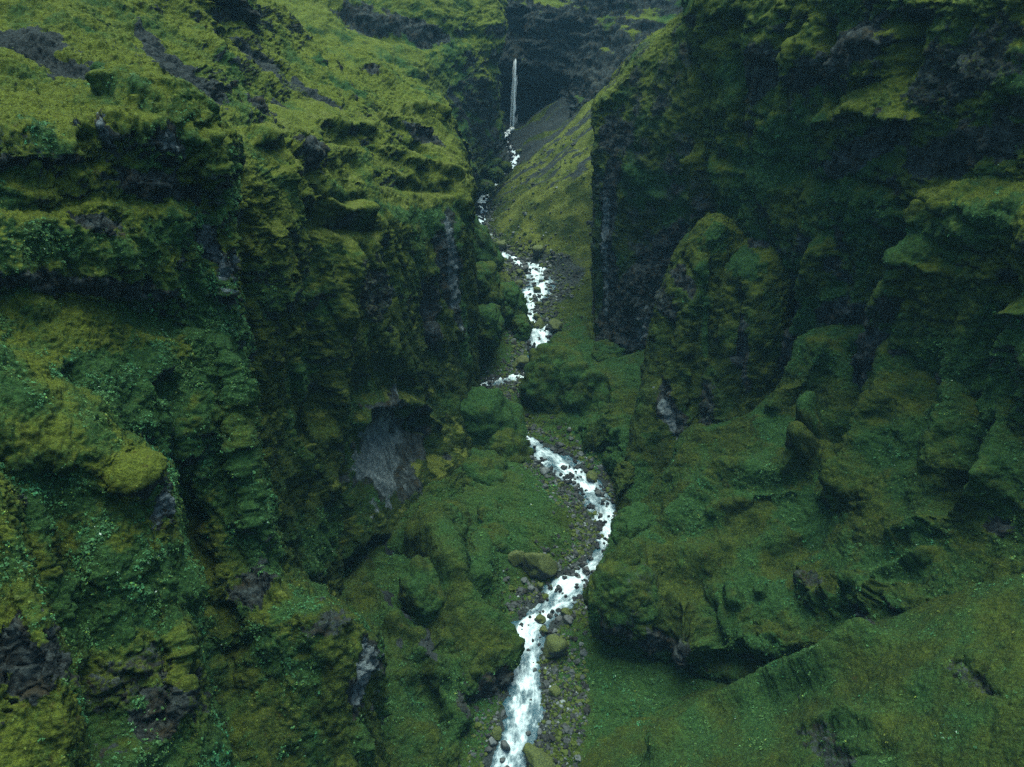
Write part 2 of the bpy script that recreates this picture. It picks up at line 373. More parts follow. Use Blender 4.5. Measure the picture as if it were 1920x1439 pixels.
class Sheet:
    """a landform surface lofted through a net of surveyed points (picture column, row, distance ahead in metres)"""
    def __init__(s, name, net, step=.35, seed=0.0):
        s.name, s.seed, s.step = name, seed, step
        C = np.array([[at(*p) for p in row] for row in net])
        B = catmull(C, 6*(C.shape[0]-1)+1); B = np.moveaxis(catmull(np.moveaxis(B, 1, 0), 6*(C.shape[1]-1)+1), 0, 1)
        L0 = np.linalg.norm(np.diff(B, axis=0), axis=-1).sum(0).mean(); L1 = np.linalg.norm(np.diff(B, axis=1), axis=-1).sum(1).mean()
        s.nv, s.nu = int(min(L0/step, 1300)), int(min(L1/step, 1300))
        s.P = relen(relen(B, s.nv, 0), s.nu, 1)
        s.B0 = s.P.copy()
        n = normals(s.P, False); v = CAM-s.P
        s.flip = ((n*v).sum(-1) > 0).mean() < .5
        s.n = normals(s.P, s.flip)
        s.px, s.py, s.f = proj(s.P)
        s.rock = np.zeros(s.P.shape[:2]); s.lush = np.zeros_like(s.rock); s.scree = np.zeros_like(s.rock)
        s.pale = np.zeros_like(s.rock)
        SHEETS[name] = s
    def find(s, px, py):
        d = (s.px-px)**2+(s.py-py)**2
        near = d < max(d.min()*1.5, 64.)
        i = np.argmin(np.where(near, s.f, 1e9)); return s.B0.reshape(-1, 3)[i], s.f.ravel()[i]
    def ell(s, px, py, w, h, ang=0, wob=.35):
        "soft falloff 1..0 of an ellipsoid standing on the surface, sizes in picture pixels at that distance"
        C, f = s.find(px, py); k = f/F
        a = math.radians(ang); A = CR*math.cos(a)+CU*math.sin(a); Bv = -CR*math.sin(a)+CU*math.cos(a)
        D = s.B0-C; x = D@A/(w*k); y = D@Bv/(h*k); z = D@CF/(max(w, h)*k*2.2)
        r = np.sqrt(x*x+y*y+z*z)
        if wob: r = r*(1+wob*N(s.B0, max(w, h)*k*.45, off=px*.01)+wob*.5*N(s.B0, max(w, h)*k*.16, off=py*.01))
        return r
    def bump(s, px, py, w, h, amt, ang=0, hard=.9, wob=.35):
        "hard near 0: sharp rim; 1: soft mound"
        r = s.ell(px, py, w, h, ang, wob); s.P = s.P+s.n0()*(amt*(1-sst(1-hard, 1.0, r)))[..., None]
        return s
    def n0(s):
        if not hasattr(s, '_n0'): s._n0 = normals(s.B0, s.flip)
        return s._n0
    def line(s, pts, wpx, amt, sharp=1.0, wob=.5):
        "ridge (amt>0) or gully (amt<0) along picture points on the surface"
        Q = [s.find(*p) for p in pts]; k = np.mean([q[1] for q in Q])/F; Q = np.array([q[0] for q in Q])
        B = s.B0+s.n0()*0
        off = np.stack([N(B, wpx*k*2.2, off=pts[0][0]*.013), N(B, wpx*k*2.2, off=5+pts[0][1]*.01), 0*B[..., 0]], -1)*wpx*k*wob
        B = B+off; best = np.full(B.shape[:2], 1e9)
        for a, b in zip(Q[:-1], Q[1:]):
            ab = b-a; t = np.clip(((B-a)@ab)/(ab@ab+1e-9), 0, 1)
            best = np.minimum(best, np.linalg.norm(B-(a+t[..., None]*ab), axis=-1))
        r = best/(wpx*k); fall = np.exp(-r**(2*sharp)) if sharp >= 1 else np.clip(1-r, 0, 1)**1.2
        s.P = s.P+s.n0()*(amt*fall)[..., None]
        return fall
    def paint(s, which, px, py, w, h, ang=0, v=1.0):
        r = s.ell(px, py, w, h, ang, .6); a = v*(1-sst(.6, 1.1, r)); A = getattr(s, which)
        setattr(s, which, A*(1-np.clip(np.abs(a), 0, 1))+np.maximum(a, 0))
        return s
    def stroke(s, which, pts, wpx, v=1.0):
        P0 = s.P; f = s.line(pts, wpx, 0.0, 1.0, .9); s.P = P0; A = getattr(s, which)
        f = sst(.25, .6, f*(1+.7*fbm(s.B0, 3, 4, off=s.seed+3, gain=.65)))*abs(v); setattr(s, which, A*(1-f)+max(np.sign(v), 0)*f); return s
    def calm(s, px, py, w, h, ang=0):
        "keep a worn smooth patch smooth"
        s.cm = getattr(s, 'cm', 1.)*(.12+.88*sst(.7, 1.15, s.ell(px, py, w, h, ang, .1))); return s
    def rough(s, big=1.5, bs=12, mid=.8, ms=4.5, fine=.3, fs=1.5, strata=0., flute=0., ss=5.0, fls=6.0, zs=None, block=.7, bs_=3.6):
        P = s.B0; o = s.seed
        n = normals(blur(s.P, 3), s.flip); st = 1-np.clip(np.abs(n[..., 2]), 0, 1)
        nh = n*np.array([1, 1, .35])
        D = big*(fbm(P, bs, 3, off=o)) + mid*(billow(P, ms, 3, off=o+4)-.45)
        if flute: D = D + flute*st*(billow(P, fls, 3, sz=fls*4.5, off=o+11)-.4)
        if strata:
            zz = P[..., 2]+2.0*N(P, 22, off=o+3)+.7*N(P, 6, off=o+33)
            q = np.zeros_like(P); q[..., 0] = P[..., 0]*.12; q[..., 1] = P[..., 1]*.12; q[..., 2] = zz
            L = fbm(q, ss, 3, off=o+17)
            mod = sst(-.5, .4, N(P, 14, off=o+41))*(1 if zs is None else .15+.85*sst(zs-6, zs+6, P[..., 2]+6*N(P, 20, off=1.)))
            D = D + strata*st*mod*np.tanh(L*2.2)
        if block:
            Pw = P+np.stack([N(P, 3, off=o+6), N(P, 3, off=o+7), N(P, 3, off=o+8)], -1)*.8
            wgt = block*sst(.35, .75, st)*sst(-.35, .35, N(P, 9, off=o+66))
            for sc_, am in ((bs_, 1.), (bs_*.42, .42)):
                v_, ck = blocks(Pw, sc_, sc_*.8, o); D = D + wgt*am*((v_-.5)*1.1-.5*sst(.14, .0, ck))
        D = D*getattr(s, 'cm', 1.)
        s.P = s.P + n*D[..., None]
        n = normals(blur(s.P, 1), s.flip)
        D2 = fine*(billow(P, fs, 3, off=o+23)-.45) + fine*.55*fbm(P, fs*.32, 2, off=o+29)
        D2 = D2*getattr(s, 'cm', 1.)
        s.P = s.P + n*D2[..., None]
        s.D = D
        return s
    def auto(s, rock_at=.35, rockiness=.5, lush=.3, lush_scale=9.0, scree=0.0, grass=.3):
        "bare rock where the surface is steep or overhangs; plants in broad drifts"
        n = normals(s.P, s.flip); nb = normals(blur(s.P, 4), s.flip)
        o = s.seed
        steep = sst(rock_at, rock_at-.45, .5*n[..., 2]+.5*nb[..., 2])
        r = steep*rockiness*(1+.9*N(s.B0, 7, off=o+51)) + .22*rockiness*fbm(s.B0, 5, 3, off=o+61)
        s.rock0 = np.clip(r, 0, 1)
        l = np.clip(lush+.55*fbm(s.B0, lush_scale, 4, off=o+71), 0, 1)
        l = l - grass*sst(.35, .75, .5*n[..., 2]+.5*nb[..., 2])*np.clip(.38+1.5*fbm(s.B0, 5, 5, off=o+81, gain=.65), 0, 1.3)  # upward faces lightened to pale grass: highlight painted into the colour
        s.lush0 = l; s.scree0 = np.zeros_like(l)+scree
        s.rock = s.rock0; s.lush = s.lush0; s.scree = s.scree0
        return s
    def done(s):
        n = normals(blur(s.P, 2), s.flip); o = s.seed; Pw = s.B0+np.stack([N(s.B0, 2.5, off=o+6), N(s.B0, 2.5, off=o+7), N(s.B0, 2.5, off=o+8)], -1)*.5
        rk = sst(.3, .6, s.rock+.35*N(s.B0, 1.8, off=o+2))*getattr(s, 'cm', 1.); D = 0
        for sc_, am in ((2.6, .95), (1.05, .38)):
            v_, ck = blocks(Pw, sc_, sc_*.75, o+5); D = D+am*((v_-.5)-.45*sst(.12, 0, ck))
        s.P = s.P+n*(rk*D)[..., None]
        s.n = normals(s.P, s.flip)
        fc = grid_faces(s.nv, s.nu); fc = fc if s.flip else fc[:, ::-1]
        me = mesh_from(s.name, s.P, fc)
        s.mask = np.clip(np.stack([s.rock, s.lush, s.scree, s.pale], -1), -1, 1); attr(me, 'mask', s.mask)
        s.obj = link(s.name, me, M_G, 'structure')
        return s

# ---- far amphitheatre wall behind the fall
s = Sheet('canyon_head_wall', [
 [(600,-120,480),(760,-120,470),(850,-110,465),(910,-100,470),(962,-90,480),(1010,-100,470),(1060,-110,460),(1120,-120,450),(1220,-130,440),(1340,-150,430)],
 [(600,-30,430),(760,-30,425),(850,-20,420),(910,0,418),(962,0,430),(1010,-5,424),(1060,-10,418),(1120,-30,405),(1220,-40,390),(1340,-50,380)],
 [(600,40,415),(760,40,410),(850,40,408),(915,50,405),(964,60,428),(1000,50,412),(1060,40,408),(1120,30,396),(1220,20,376),(1340,10,366)],
 [(600,100,405),(760,100,402),(850,100,398),(915,100,400),(965,106,416),(1005,110,408),(1055,105,404),(1110,90,388),(1200,80,366),(1340,80,356)],
 [(600,150,400),(760,150,396),(850,150,390),(915,135,402),(966,148,414),(1010,148,410),(1052,150,404),(1090,150,382),(1180,140,358),(1340,130,350)],
 [(600,200,395),(760,200,390),(850,200,386),(918,165,412),(966,172,425),(1010,172,425),(1050,170,412),(1082,175,378),(1170,180,352),(1340,180,346)],
 [(600,260,390),(760,260,386),(850,250,382),(922,225,408),(966,225,420),(1010,220,420),(1045,215,404),(1078,215,374),(1160,220,348),(1340,220,342)],
 [(600,330,386),(760,330,380),(860,330,378),(930,300,396),(966,290,412),(1010,280,416),(1050,270,404),(1080,270,370),(1160,270,344),(1340,270,338)]], .75, 1.)
s.rough(1.6, 16, 1.6, 7, .5, 2.6, strata=2.6, flute=.9, ss=4.5)
s.auto(.9, 1.25, .3, 20, grass=-.1)

for q in [(965,85,22,40,0,1),(1040,80,60,60,0,.9),(990,195,75,42,0,1.0),(1120,140,55,30,-50,.6)]: s.paint('rock', *q[:2], q[2], q[3], q[4], q[5])
s.done()

# ---- far left shoulder with ledges, above the left side of the fall
s = Sheet('far_left_cliff', [
 [(480,-120,330),(600,-110,340),(700,-110,350),(800,-110,360),(880,-100,372),(925,-90,392),(925,-90,440)],
 [(480,-20,300),(600,-30,312),(700,-20,326),(800,-10,338),(890,5,352),(945,12,372),(930,12,420)],
 [(480,40,280),(600,40,296),(680,50,308),(790,55,326),(880,45,342),(948,52,360),(935,55,410)],
 [(480,60,276),(600,70,288),(700,82,302),(800,85,320),(870,80,336),(935,90,355),(925,95,410)],
 [(480,100,268),(600,105,280),(720,112,294),(800,118,314),(870,115,332),(928,125,350),(925,130,410)],
 [(480,160,262),(600,160,272),(720,160,284),(790,165,304),(850,160,322),(930,165,347),(930,180,410)],
 [(480,240,258),(600,230,268),(720,230,278),(780,230,290),(850,225,312),(926,235,356),(945,250,410)],
 [(480,300,254),(600,300,262),(720,300,268),(790,300,276),(850,300,304),(925,300,350),(965,310,400)],
 [(480,380,244),(600,380,250),(720,380,254),(790,370,262),(856,350,288),(893,350,324),(900,360,345)],
 [(480,480,236),(600,480,240),(720,470,244),(790,460,250),(855,430,275),(878,425,303),(885,425,330)]], .55, 2.)
s.rough(1.6, 16, 1.2, 6, .45, 2.2, strata=1.8, flute=.8, ss=5)
s.line([(660,30),(740,60),(820,70),(900,62)], 18, -3.0)
s.auto(.5, .62, .4, 16, grass=.5)
for pts, w_ in [([(850,170),(890,240),(950,300)], 9), ([(900,200),(930,250),(955,290)], 12)]: s.stroke('scree', pts, w_, .9)
for q in [(690,30,45,35,0,.95),(780,50,70,26,0,.8),(900,140,30,50,0,.35)]: s.paint('rock', *q)
s.done()

# ---- upper left mossy slope with scree chutes
s = Sheet('upper_left_slope', [
 [(-220,40,190),(-60,40,205),(130,30,225),(300,0,290),(430,20,300),(560,80,300),(660,130,300),(750,170,300),(830,230,300),(900,330,300)],
 [(-220,-130,180),(-60,-110,150),(130,-90,160),(300,-60,174),(420,-35,190),(500,10,206),(600,72,238),(700,112,244),(778,150,250),(850,215,256)],
 [(-220,-40,150),(-60,-30,134),(110,-20,143),(270,0,154),(390,25,168),(480,60,184),(575,105,206),(665,140,214),(745,180,220),(830,215,226)],
 [(-220,60,118),(-60,60,114),(90,55,121),(230,70,131),(350,95,142),(450,125,156),(540,160,172),(630,185,182),(715,205,196),(800,235,210)],
 [(-220,160,92),(-60,150,95),(60,140,102),(190,130,109),(310,165,118),(410,200,130),(500,235,142),(590,250,156),(680,270,170),(760,290,185)],
 [(-220,240,76),(-60,235,82),(50,235,90),(180,230,95),(300,245,102),(410,280,110),(490,310,122),(580,330,140),(670,350,154),(750,370,170)]], .35, 3.)
s.bump(455, 20, 32, 22, 3.2, hard=.5)
s.line([(0,75),(120,110),(180,150)], 30, -.8)
s.line([(500,190),(540,215),(555,260)], 20, -1.2)
for pts, w_, a_ in [([(270,60),(330,110),(400,165),(430,190)], 26, -1.6), ([(0,70),(80,90),(150,130),(170,170)], 34, -1.4), ([(250,30),(280,70),(360,120)], 12, 1.2), ([(430,60),(520,120),(600,190)], 14, -1.0),
                    ([(100,190),(130,230)], 20, 1.4), ([(620,90),(640,140),(660,180)], 9, 1.2), ([(400,80),(460,140),(480,190)], 16, .9)]: s.line(pts, w_, a_)
s.rough(2.0, 14, 1.3, 5, .5, 1.4, strata=2.2, ss=3.5)
s.auto(.62, .75, .32, 12, grass=.32)
for pts, w_ in [([(10,60),(60,80),(120,105),(175,140),(170,190)], 30), ([(270,50),(330,100),(370,140),(420,170)], 22), ([(470,80),(510,130),(530,160)], 12), ([(560,150),(600,180),(640,200)], 9), ([(530,190),(550,220),(545,250)], 22)]: s.stroke('scree', pts, w_, .95)
for q in [(60,75,75,30,-22,1),(140,120,60,34,-25,1),(300,90,20,60,38,1),(345,130,50,36,-35,1),(390,165,40,20,-30,.8),(490,105,40,40,-50,.62),(560,160,30,18,-30,.55)]: s.paint('scree', *q)
for q in [(500,205,34,30,0,1),(460,30,20,18,0,.8),(700,125,12,14,0,1)]: s.paint('rock', *q)
for q in [(600,120,20,8,-20,.9),(660,165,30,10,-25,.9),(170,55,25,8,0,.6)]: s.paint('lush', *q)
s.done()

# ---- middle left cliff : terraces above, sheer mossy face with the overhang and pale slab below
s = Sheet('middle_left_cliff', [
 [(400,180,150),(500,170,168),(590,165,184),(670,175,200),(740,195,212),(795,215,222),(835,225,232),(840,235,275),(850,260,320)],
 [(400,240,122),(500,245,136),(580,240,152),(665,225,176),(740,218,196),(800,205,210),(838,212,220),(848,230,262),(850,260,310)],
 [(400,290,112),(500,295,124),(585,290,140),(665,275,164),(740,268,184),(805,245,200),(846,240,212),(850,260,254),(856,300,300)],
 [(400,345,107),(500,350,119),(585,345,136),(660,335,154),(735,325,172),(800,300,190),(868,288,204),(856,310,244),(860,350,290)],
 [(400,400,104),(500,400,116),(590,400,130),(665,395,146),(735,385,162),(805,360,180),(880,330,198),(866,370,236),(865,400,280)],
 [(400,450,103),(500,450,115),(595,450,128),(670,445,142),(740,440,156),(810,425,173),(884,400,192),(872,430,230),(870,460,270)],
 [(400,560,101),(500,560,113),(595,560,125),(675,560,139),(745,560,152),(815,560,168),(885,540,187),(874,560,224),(872,580,262)],
 [(400,680,98),(500,680,110),(595,680,122),(675,680,135),(750,680,148),(820,690,162),(892,690,181),(880,700,216),(876,700,252)],
 [(400,800,94),(500,800,106),(590,800,118),(670,800,130),(750,800,143),(825,810,154),(905,830,168),(890,830,204),(880,820,240)],
 [(400,920,88),(500,920,99),(590,920,111),(665,930,122),(750,930,132),(840,930,142),(930,950,150),(920,950,180),(905,940,220)],
 [(400,1060,82),(500,1060,92),(590,1060,103),(660,1070,111),(750,1070,119),(850,1060,126),(950,1060,130),(950,1060,160),(950,1060,200)],
 [(400,1200,74),(500,1220,84),(590,1220,94),(660,1230,100),(760,1230,105),(860,1220,110),(960,1200,112),(960,1200,140),(960,1200,180)]], .33, 4.)
for pts, w_, a_ in [([(600,400),(600,540),(610,800)], 20, -3.4), ([(735,470),(745,620),(760,740)], 16, -2.6), ([(812,560),(822,700),(832,900)], 16, -3.4),
                    ([(540,600),(560,740),(600,930)], 16, -3.4), ([(520,450),(530,560),(560,700),(580,900)], 26, 2.4), ([(650,500),(640,700),(630,900)], 28, 2.4), ([(470,420),(480,620),(500,900)], 20, -2.8), ([(650,880),(660,1000),(668,1130)], 16, -4.5),
                    ([(655,470),(640,640),(645,800)], 22, 1.5), ([(700,500),(700,600),(790,720)], 30, 1.6), ([(860,430),(868,560),(880,700)], 14, 1.2), ([(850,600),(862,760),(890,900)], 16, 1.4)]:
    s.line(pts, w_, a_)
# terraces
for pts, w_, a_ in [([(590,395),(640,420),(720,430)], 13, -2.6), ([(560,260),(640,250),(720,262),(800,280)], 14, -2.2), ([(585,352),(650,372),(690,368)], 9, -1.8), ([(720,330),(790,345),(850,350)], 12, -2.2),
                    ([(600,225),(640,232),(700,238)], 9, 1.6), ([(760,205),(800,200),(835,208)], 10, 2.4), ([(600,370),(640,395),(690,395)], 9, 1.8), ([(770,300),(810,305),(860,318)], 11, 2.2), ([(700,265),(740,280),(790,290)], 9, 1.8)]:
    s.line(pts, w_, a_)
s.bump(770, 232, 50, 16, 2., hard=.4); s.bump(575, 275, 25, 30, 3., hard=.5); s.bump(505, 260, 35, 30, 2.5, hard=.6)
# the overhang : brow pushed out, slab pushed in
s.line([(672,800),(690,765),(740,752),(790,758),(822,790)], 13, 2.6)
s.bump(745, 840, 62, 70, -1.4, hard=.35, wob=.12); s.bump(795, 790, 30, 22, -4, hard=.4, wob=.2)
s.bump(722, 880, 30, 95, 1.4, hard=.9, wob=.1)
s.bump(712, 1050, 56, 46, -9, ang=40, hard=.35, wob=.15)
s.calm(742, 855, 66, 105)
s.rough(.9, 11, .55, 4.5, .34, 1.15, strata=1.5, flute=2.6, ss=4, fls=5, zs=80)
s.auto(.28, .42, .22, 9, grass=1.0)

s.paint('rock', 748,850,62,92,0,1.); s.paint('pale', 724,862,36,95,3,1.0); s.paint('pale', 775,850,14,50,0,.42); s.paint('pale', 852,520,7,100,4,.8)
for q in [(700,550,50,60,0,.55),(840,500,14,90,5,.75),(800,250,42,16,0,.8),(575,275,24,26,0,.8),(720,760,50,10,0,.7),(820,590,12,60,0,.8),(855,520,10,120,2,.7)]: s.paint('rock', *q)
for q in [(830,420,50,40,0,1),(760,400,50,22,0,.8),(610,1020,20,60,0,.8),(580,700,20,60,-20,.7),(875,630,14,90,0,.9)]: s.paint('lush', *q)
s.done()

# ---- lower left apron of rounded spurs beside the river
s = Sheet('lower_left_spurs', [
 [(560,1060,125),(640,1000,132),(700,960,136),(760,930,138),(830,900,142),(880,880,150),(920,870,165),(930,870,185)],
 [(560,1160,100),(640,1110,108),(700,1055,116),(770,985,126),(835,945,134),(890,930,144),(935,935,156),(950,950,178)],
 [(570,1230,88),(650,1180,95),(715,1130,104),(785,1080,110),(850,1030,116),(905,1000,124),(945,1010,136),(965,1020,160)],
 [(590,1310,80),(670,1270,86),(740,1220,92),(810,1180,96),(865,1140,102),(915,1110,109),(948,1110,117),(968,1110,140)],
 [(610,1380,74),(690,1350,79),(765,1310,84),(830,1270,88),(885,1235,92),(930,1215,97),(958,1215,104),(972,1220,125)],
 [(630,1450,68),(710,1430,73),(780,1400,77),(845,1370,80),(890,1340,84),(925,1320,88),(945,1320,95),(955,1330,115)],
 [(650,1540,62),(730,1530,66),(800,1510,69),(850,1490,72),(880,1470,76),(900,1450,80),(905,1450,90),(900,1450,105)],
 [(680,1700,54),(760,1680,57),(820,1650,60),(860,1620,64),(880,1590,68),(890,1570,74),(880,1560,84),(860,1550,95)]], .27, 5.)
for pts, w_, a_ in [([(745,1030),(755,1110),(800,1170),(840,1210),(880,1265),(905,1310),(915,1360)], 34, -7.5), ([(880,950),(885,1020),(900,1090),(935,1150)], 22, -6.0),
                    ([(800,960),(850,1030),(890,1110),(945,1210)], 40, 4.6), ([(700,1110),(770,1170),(840,1230),(890,1290),(900,1340)], 32, 4.6), ([(765,1195),(790,1270),(830,1350)], 20, -4.2),
                    ([(690,1090),(720,1120),(790,1175)], 10, -1.6), ([(800,1020),(830,1100),(850,1170)], 12, -1.0), ([(860,960),(895,1030),(920,1100)], 14, 1.6)]:
    s.line(pts, w_, a_)
s.bump(930, 1240, 30, 40, 2.0, hard=.6); s.bump(715, 1050, 44, 30, -5, ang=35, hard=.4, wob=.2)
s.rough(1.2, 9, .9, 4, .34, 1.1, strata=.3, flute=.6)
s.auto(.18, .4, .55, 8, grass=.15)
for q in [(735,1100,24,70,35,.9),(800,1180,14,50,30,.9),(720,1040,40,26,30,.9)]: s.paint('scree', *q)
for q in [(935,1285,24,30,0,.9),(880,1310,14,30,0,.7)]: s.paint('rock', *q)
s.done()

# ---- near left cliff : main buttress
s = Sheet('near_left_cliff', [
 [(-260,170,100),(-100,160,106),(30,150,112),(160,140,118),(260,150,124),(340,190,128),(400,230,132),(440,260,140),(470,300,165)],
 [(-260,200,80),(-100,190,86),(30,190,93),(150,160,100),(240,140,104),(320,170,107),(390,215,108),(440,262,112),(450,300,150)],
 [(-260,260,72),(-100,255,77),(40,250,83),(150,225,87),(240,205,90),(320,215,93),(385,245,96),(438,290,101),(445,320,140)],
 [(-260,320,70),(-100,325,75),(40,320,80),(150,315,84),(240,310,87),(320,310,90),(385,320,94),(436,340,99),(442,360,136)],
 [(-260,390,68),(-100,395,71.5),(40,390,76),(150,385,80.5),(240,385,84),(320,390,88),(385,400,92),(432,415,97),(440,430,134)],
 [(-260,480,66),(-100,480,69),(40,480,73.5),(150,480,78),(240,480,81.5),(320,485,86),(385,490,90),(434,500,95.5),(445,510,130)],
 [(-260,570,64),(-100,570,67),(40,575,71.5),(150,580,76),(240,590,80),(320,595,84),(385,590,88),(440,585,93),(452,590,128)],
 [(-260,640,60),(-100,640,63),(40,645,67.5),(150,655,72),(240,660,77),(320,650,81),(395,640,85.5),(452,650,91),(462,660,124)],
 [(-260,780,52),(-100,780,55),(40,785,59),(150,790,64),(240,790,69),(330,785,75),(405,780,80),(468,790,85),(478,800,118)],
 [(-260,920,50),(-100,920,53),(40,925,58),(150,930,64),(245,935,69),(340,930,73),(420,925,75.5),(488,930,80),(500,940,112)],
 [(-260,1050,43),(-100,1050,46),(50,1050,56),(160,1055,61),(260,1060,65),(360,1060,69),(440,1050,71),(520,1050,76),(535,1060,106)],
 [(-260,1150,40),(-100,1150,43),(60,1150,53),(180,1150,58),(290,1150,62),(400,1150,65),(490,1130,66),(590,1125,71),(660,1150,100)],
 [(-260,1220,38),(-100,1220,41),(70,1220,46),(200,1220,50),(330,1215,59),(440,1205,62),(540,1180,62.5),(668,1175,68),(700,1200,95)],
 [(-260,1330,35),(-100,1330,38),(80,1330,42),(220,1330,50),(350,1330,54),(460,1330,57),(560,1320,58),(684,1290,63),(715,1300,88)],
 [(-260,1440,32),(-100,1440,35),(90,1440,39),(240,1440,43),(370,1440,47),(480,1440,51),(580,1440,54),(695,1410,58),(725,1420,80)],
 [(-260,1640,27),(-100,1640,30),(100,1640,33),(260,1640,37),(400,1640,41),(520,1640,45),(620,1640,47),(735,1640,50),(780,1640,68)]], .17, 6.)
s.bump(280, 170, 130, 55, 3.0, ang=-25, hard=.7); s.bump(330, 270, 100, 60, 1.6, ang=-20, hard=.6, wob=.3); s.bump(60, 290, 90, 60, 2.0, hard=.6)
s.line([(0,375),(80,385),(180,350),(280,380),(420,380)], 20, -1.6)
s.line([(120,560),(220,570),(330,600),(390,610)], 20, -1.4)
s.line([(0,560),(60,545),(130,560)], 16, -1.2)
for pts, w_, a_ in [([(150,700),(190,820),(240,980),(290,1200)], 24, -2.6), ([(330,720),(340,860),(370,1000),(430,1200),(470,1439)], 22, -3.4), ([(290,640),(300,740),(310,860)], 24, 1.0),
                    ([(425,660),(440,800),(470,960),(505,1090)], 24, 2.4), ([(440,1150),(440,1300),(440,1430)], 20, -1.2), ([(560,1160),(640,1170)], 16, .8), ([(670,1200),(680,1300),(690,1400)], 12, .8),
                    ([(440,420),(430,480),(420,560)], 12, 1.0)]:
    s.line(pts, w_, a_)
s.rough(1.0, 10, .8, 3.6, .34, 1.1, strata=.5, flute=2.4, ss=3.5, fls=4.5, zs=82)
s.auto(.12, .55, .52, 7, grass=.5)
for q in [(205,255,9,28,10,1),(320,265,14,16,0,.9),(412,480,9,50,6,1),(680,1270,5,70,3,1),(145,230,6,5,0,1),(400,450,6,30,0,.9)]: s.paint('pale', *q)
for q in [(60,300,70,30,0,.4),(205,255,14,34,10,1),(320,265,22,26,0,.9),(300,350,70,28,0,.8),(412,480,14,60,8,1),(190,420,40,22,0,.7),(200,540,120,22,0,.7),(30,800,40,50,0,.8),(470,1100,40,30,0,.8),(680,1260,8,80,3,.9),
          (145,230,9,8,0,1),(350,1330,50,60,0,.6),(610,1170,40,20,0,.6),(480,1080,20,40,0,.6)]: s.paint('rock', *q)
for q in [(430,760,40,230,4,1),(490,1010,26,120,12,1),(300,700,120,60,0,.9),(340,440,60,30,0,.7),(560,1130,60,20,0,.7),(330,600,60,40,0,.7),(270,820,100,90,0,.8)]: s.paint('lush', *q)
for q in [(80,180,80,60,0,-1),(650,1180,40,30,0,-1),(640,1330,50,100,0,-.7),(600,760,60,60,0,-.5)]: s.paint('lush', *q)
s.done()

# ---- nearest left ridges
s = Sheet('near_left_ridge', [
 [(-100,615,74),(20,645,76),(110,695,77),(190,758,78),(250,812,80),(300,864,84),(300,872,96)],
 [(-120,630,61),(0,658,63),(100,704,65),(190,768,66),(250,824,66.5),(304,884,67),(310,900,90)],
 [(-120,780,53),(0,800,55),(100,820,57),(190,850,58.5),(255,880,60),(318,918,64),(320,930,89)],
 [(-120,960,49),(0,960,51),(100,960,53),(190,950,56),(260,950,58),(328,960,62),(330,970,88)],
 [(-120,1080,45),(10,1080,47),(110,1080,49),(200,1075,51),(280,1070,54),(352,1085,58),(355,1090,82)],
 [(-120,1210,41),(20,1210,43),(130,1210,45),(220,1210,47),(300,1205,50),(370,1215,53),(375,1220,78)],
 [(-120,1340,38),(40,1340,39),(150,1340,41),(240,1340,43),(320,1335,45),(397,1345,48),(405,1350,72)],
 [(-120,1460,35),(60,1460,36),(170,1460,37),(260,1460,39),(345,1460,41),(425,1460,44),(440,1460,66)],
 [(-120,1640,30),(80,1640,31),(190,1640,32),(290,1640,34),(390,1640,36),(480,1640,38),(500,1640,58)]], .15, 7.)
for pts, w_, a_ in [([(120,900),(150,1040),(190,1200),(220,1400)], 26, -2.2), ([(260,900),(300,1020),(330,1150),(350,1330)], 22, 1.3), ([(60,950),(80,1100)], 30, .8)]: s.line(pts, w_, a_)
s.bump(250, 890, 50, 40, 1.4); s.bump(380, 1100, 30, 50, 1.)
s.rough(1.0, 9, .8, 3.4, .3, 1.0, strata=.2, flute=1.2)
s.auto(.1, .45, .6, 6, grass=.2)
s.paint('pale', 305,945,9,34,5,1)
for q in [(305,950,12,40,5,1),(320,1330,60,50,0,.7),(250,1260,60,50,0,.5)]: s.paint('rock', *q)
for q in [(240,880,60,50,0,-1),(130,1000,20,60,0,-.8),(290,1260,40,40,0,-.5)]: s.paint('lush', *q)
for q in [(100,940,70,50,0,1),(240,1100,90,90,0,.9)]: s.paint('lush', *q)
s.done()
s = Sheet('nearest_left_ridge', [
 [(-200,760,60),(-90,800,62),(-10,870,64),(18,900,66),(22,910,80)],
 [(-200,800,44),(-90,840,46),(-15,890,48),(20,930,50),(28,940,70)],
 [(-200,960,41),(-90,950,43),(-20,940,45),(25,965,47),(35,975,68)],
 [(-200,1080,37),(-80,1080,39),(0,1080,41),(66,1090,43),(78,1100,64)],
 [(-200,1200,34),(-70,1200,36),(30,1200,37.5),(110,1210,39.5),(120,1220,60)],
 [(-200,1320,31),(-60,1320,33),(50,1320,34.5),(145,1320,36.5),(155,1320,56)],
 [(-200,1440,28),(-50,1440,30),(60,1440,31.5),(150,1440,33.5),(165,1440,52)],
 [(-200,1640,24),(-40,1640,25),(70,1640,27),(165,1640,29),(185,1640,46)]], .13, 8.)
s.rough(.5, 7, .4, 3, .25, .9, strata=.2, flute=.5)
s.auto(.1, .4, .5, 6, grass=.2)
for q in [(60,1260,50,70,10,1),(30,1210,40,60,0,.8)]: s.paint('rock', *q); s.paint('lush', *q[:5], -1)
for q in [(120,1340,40,70,0,-1)]: s.paint('lush', *q)
s.done()

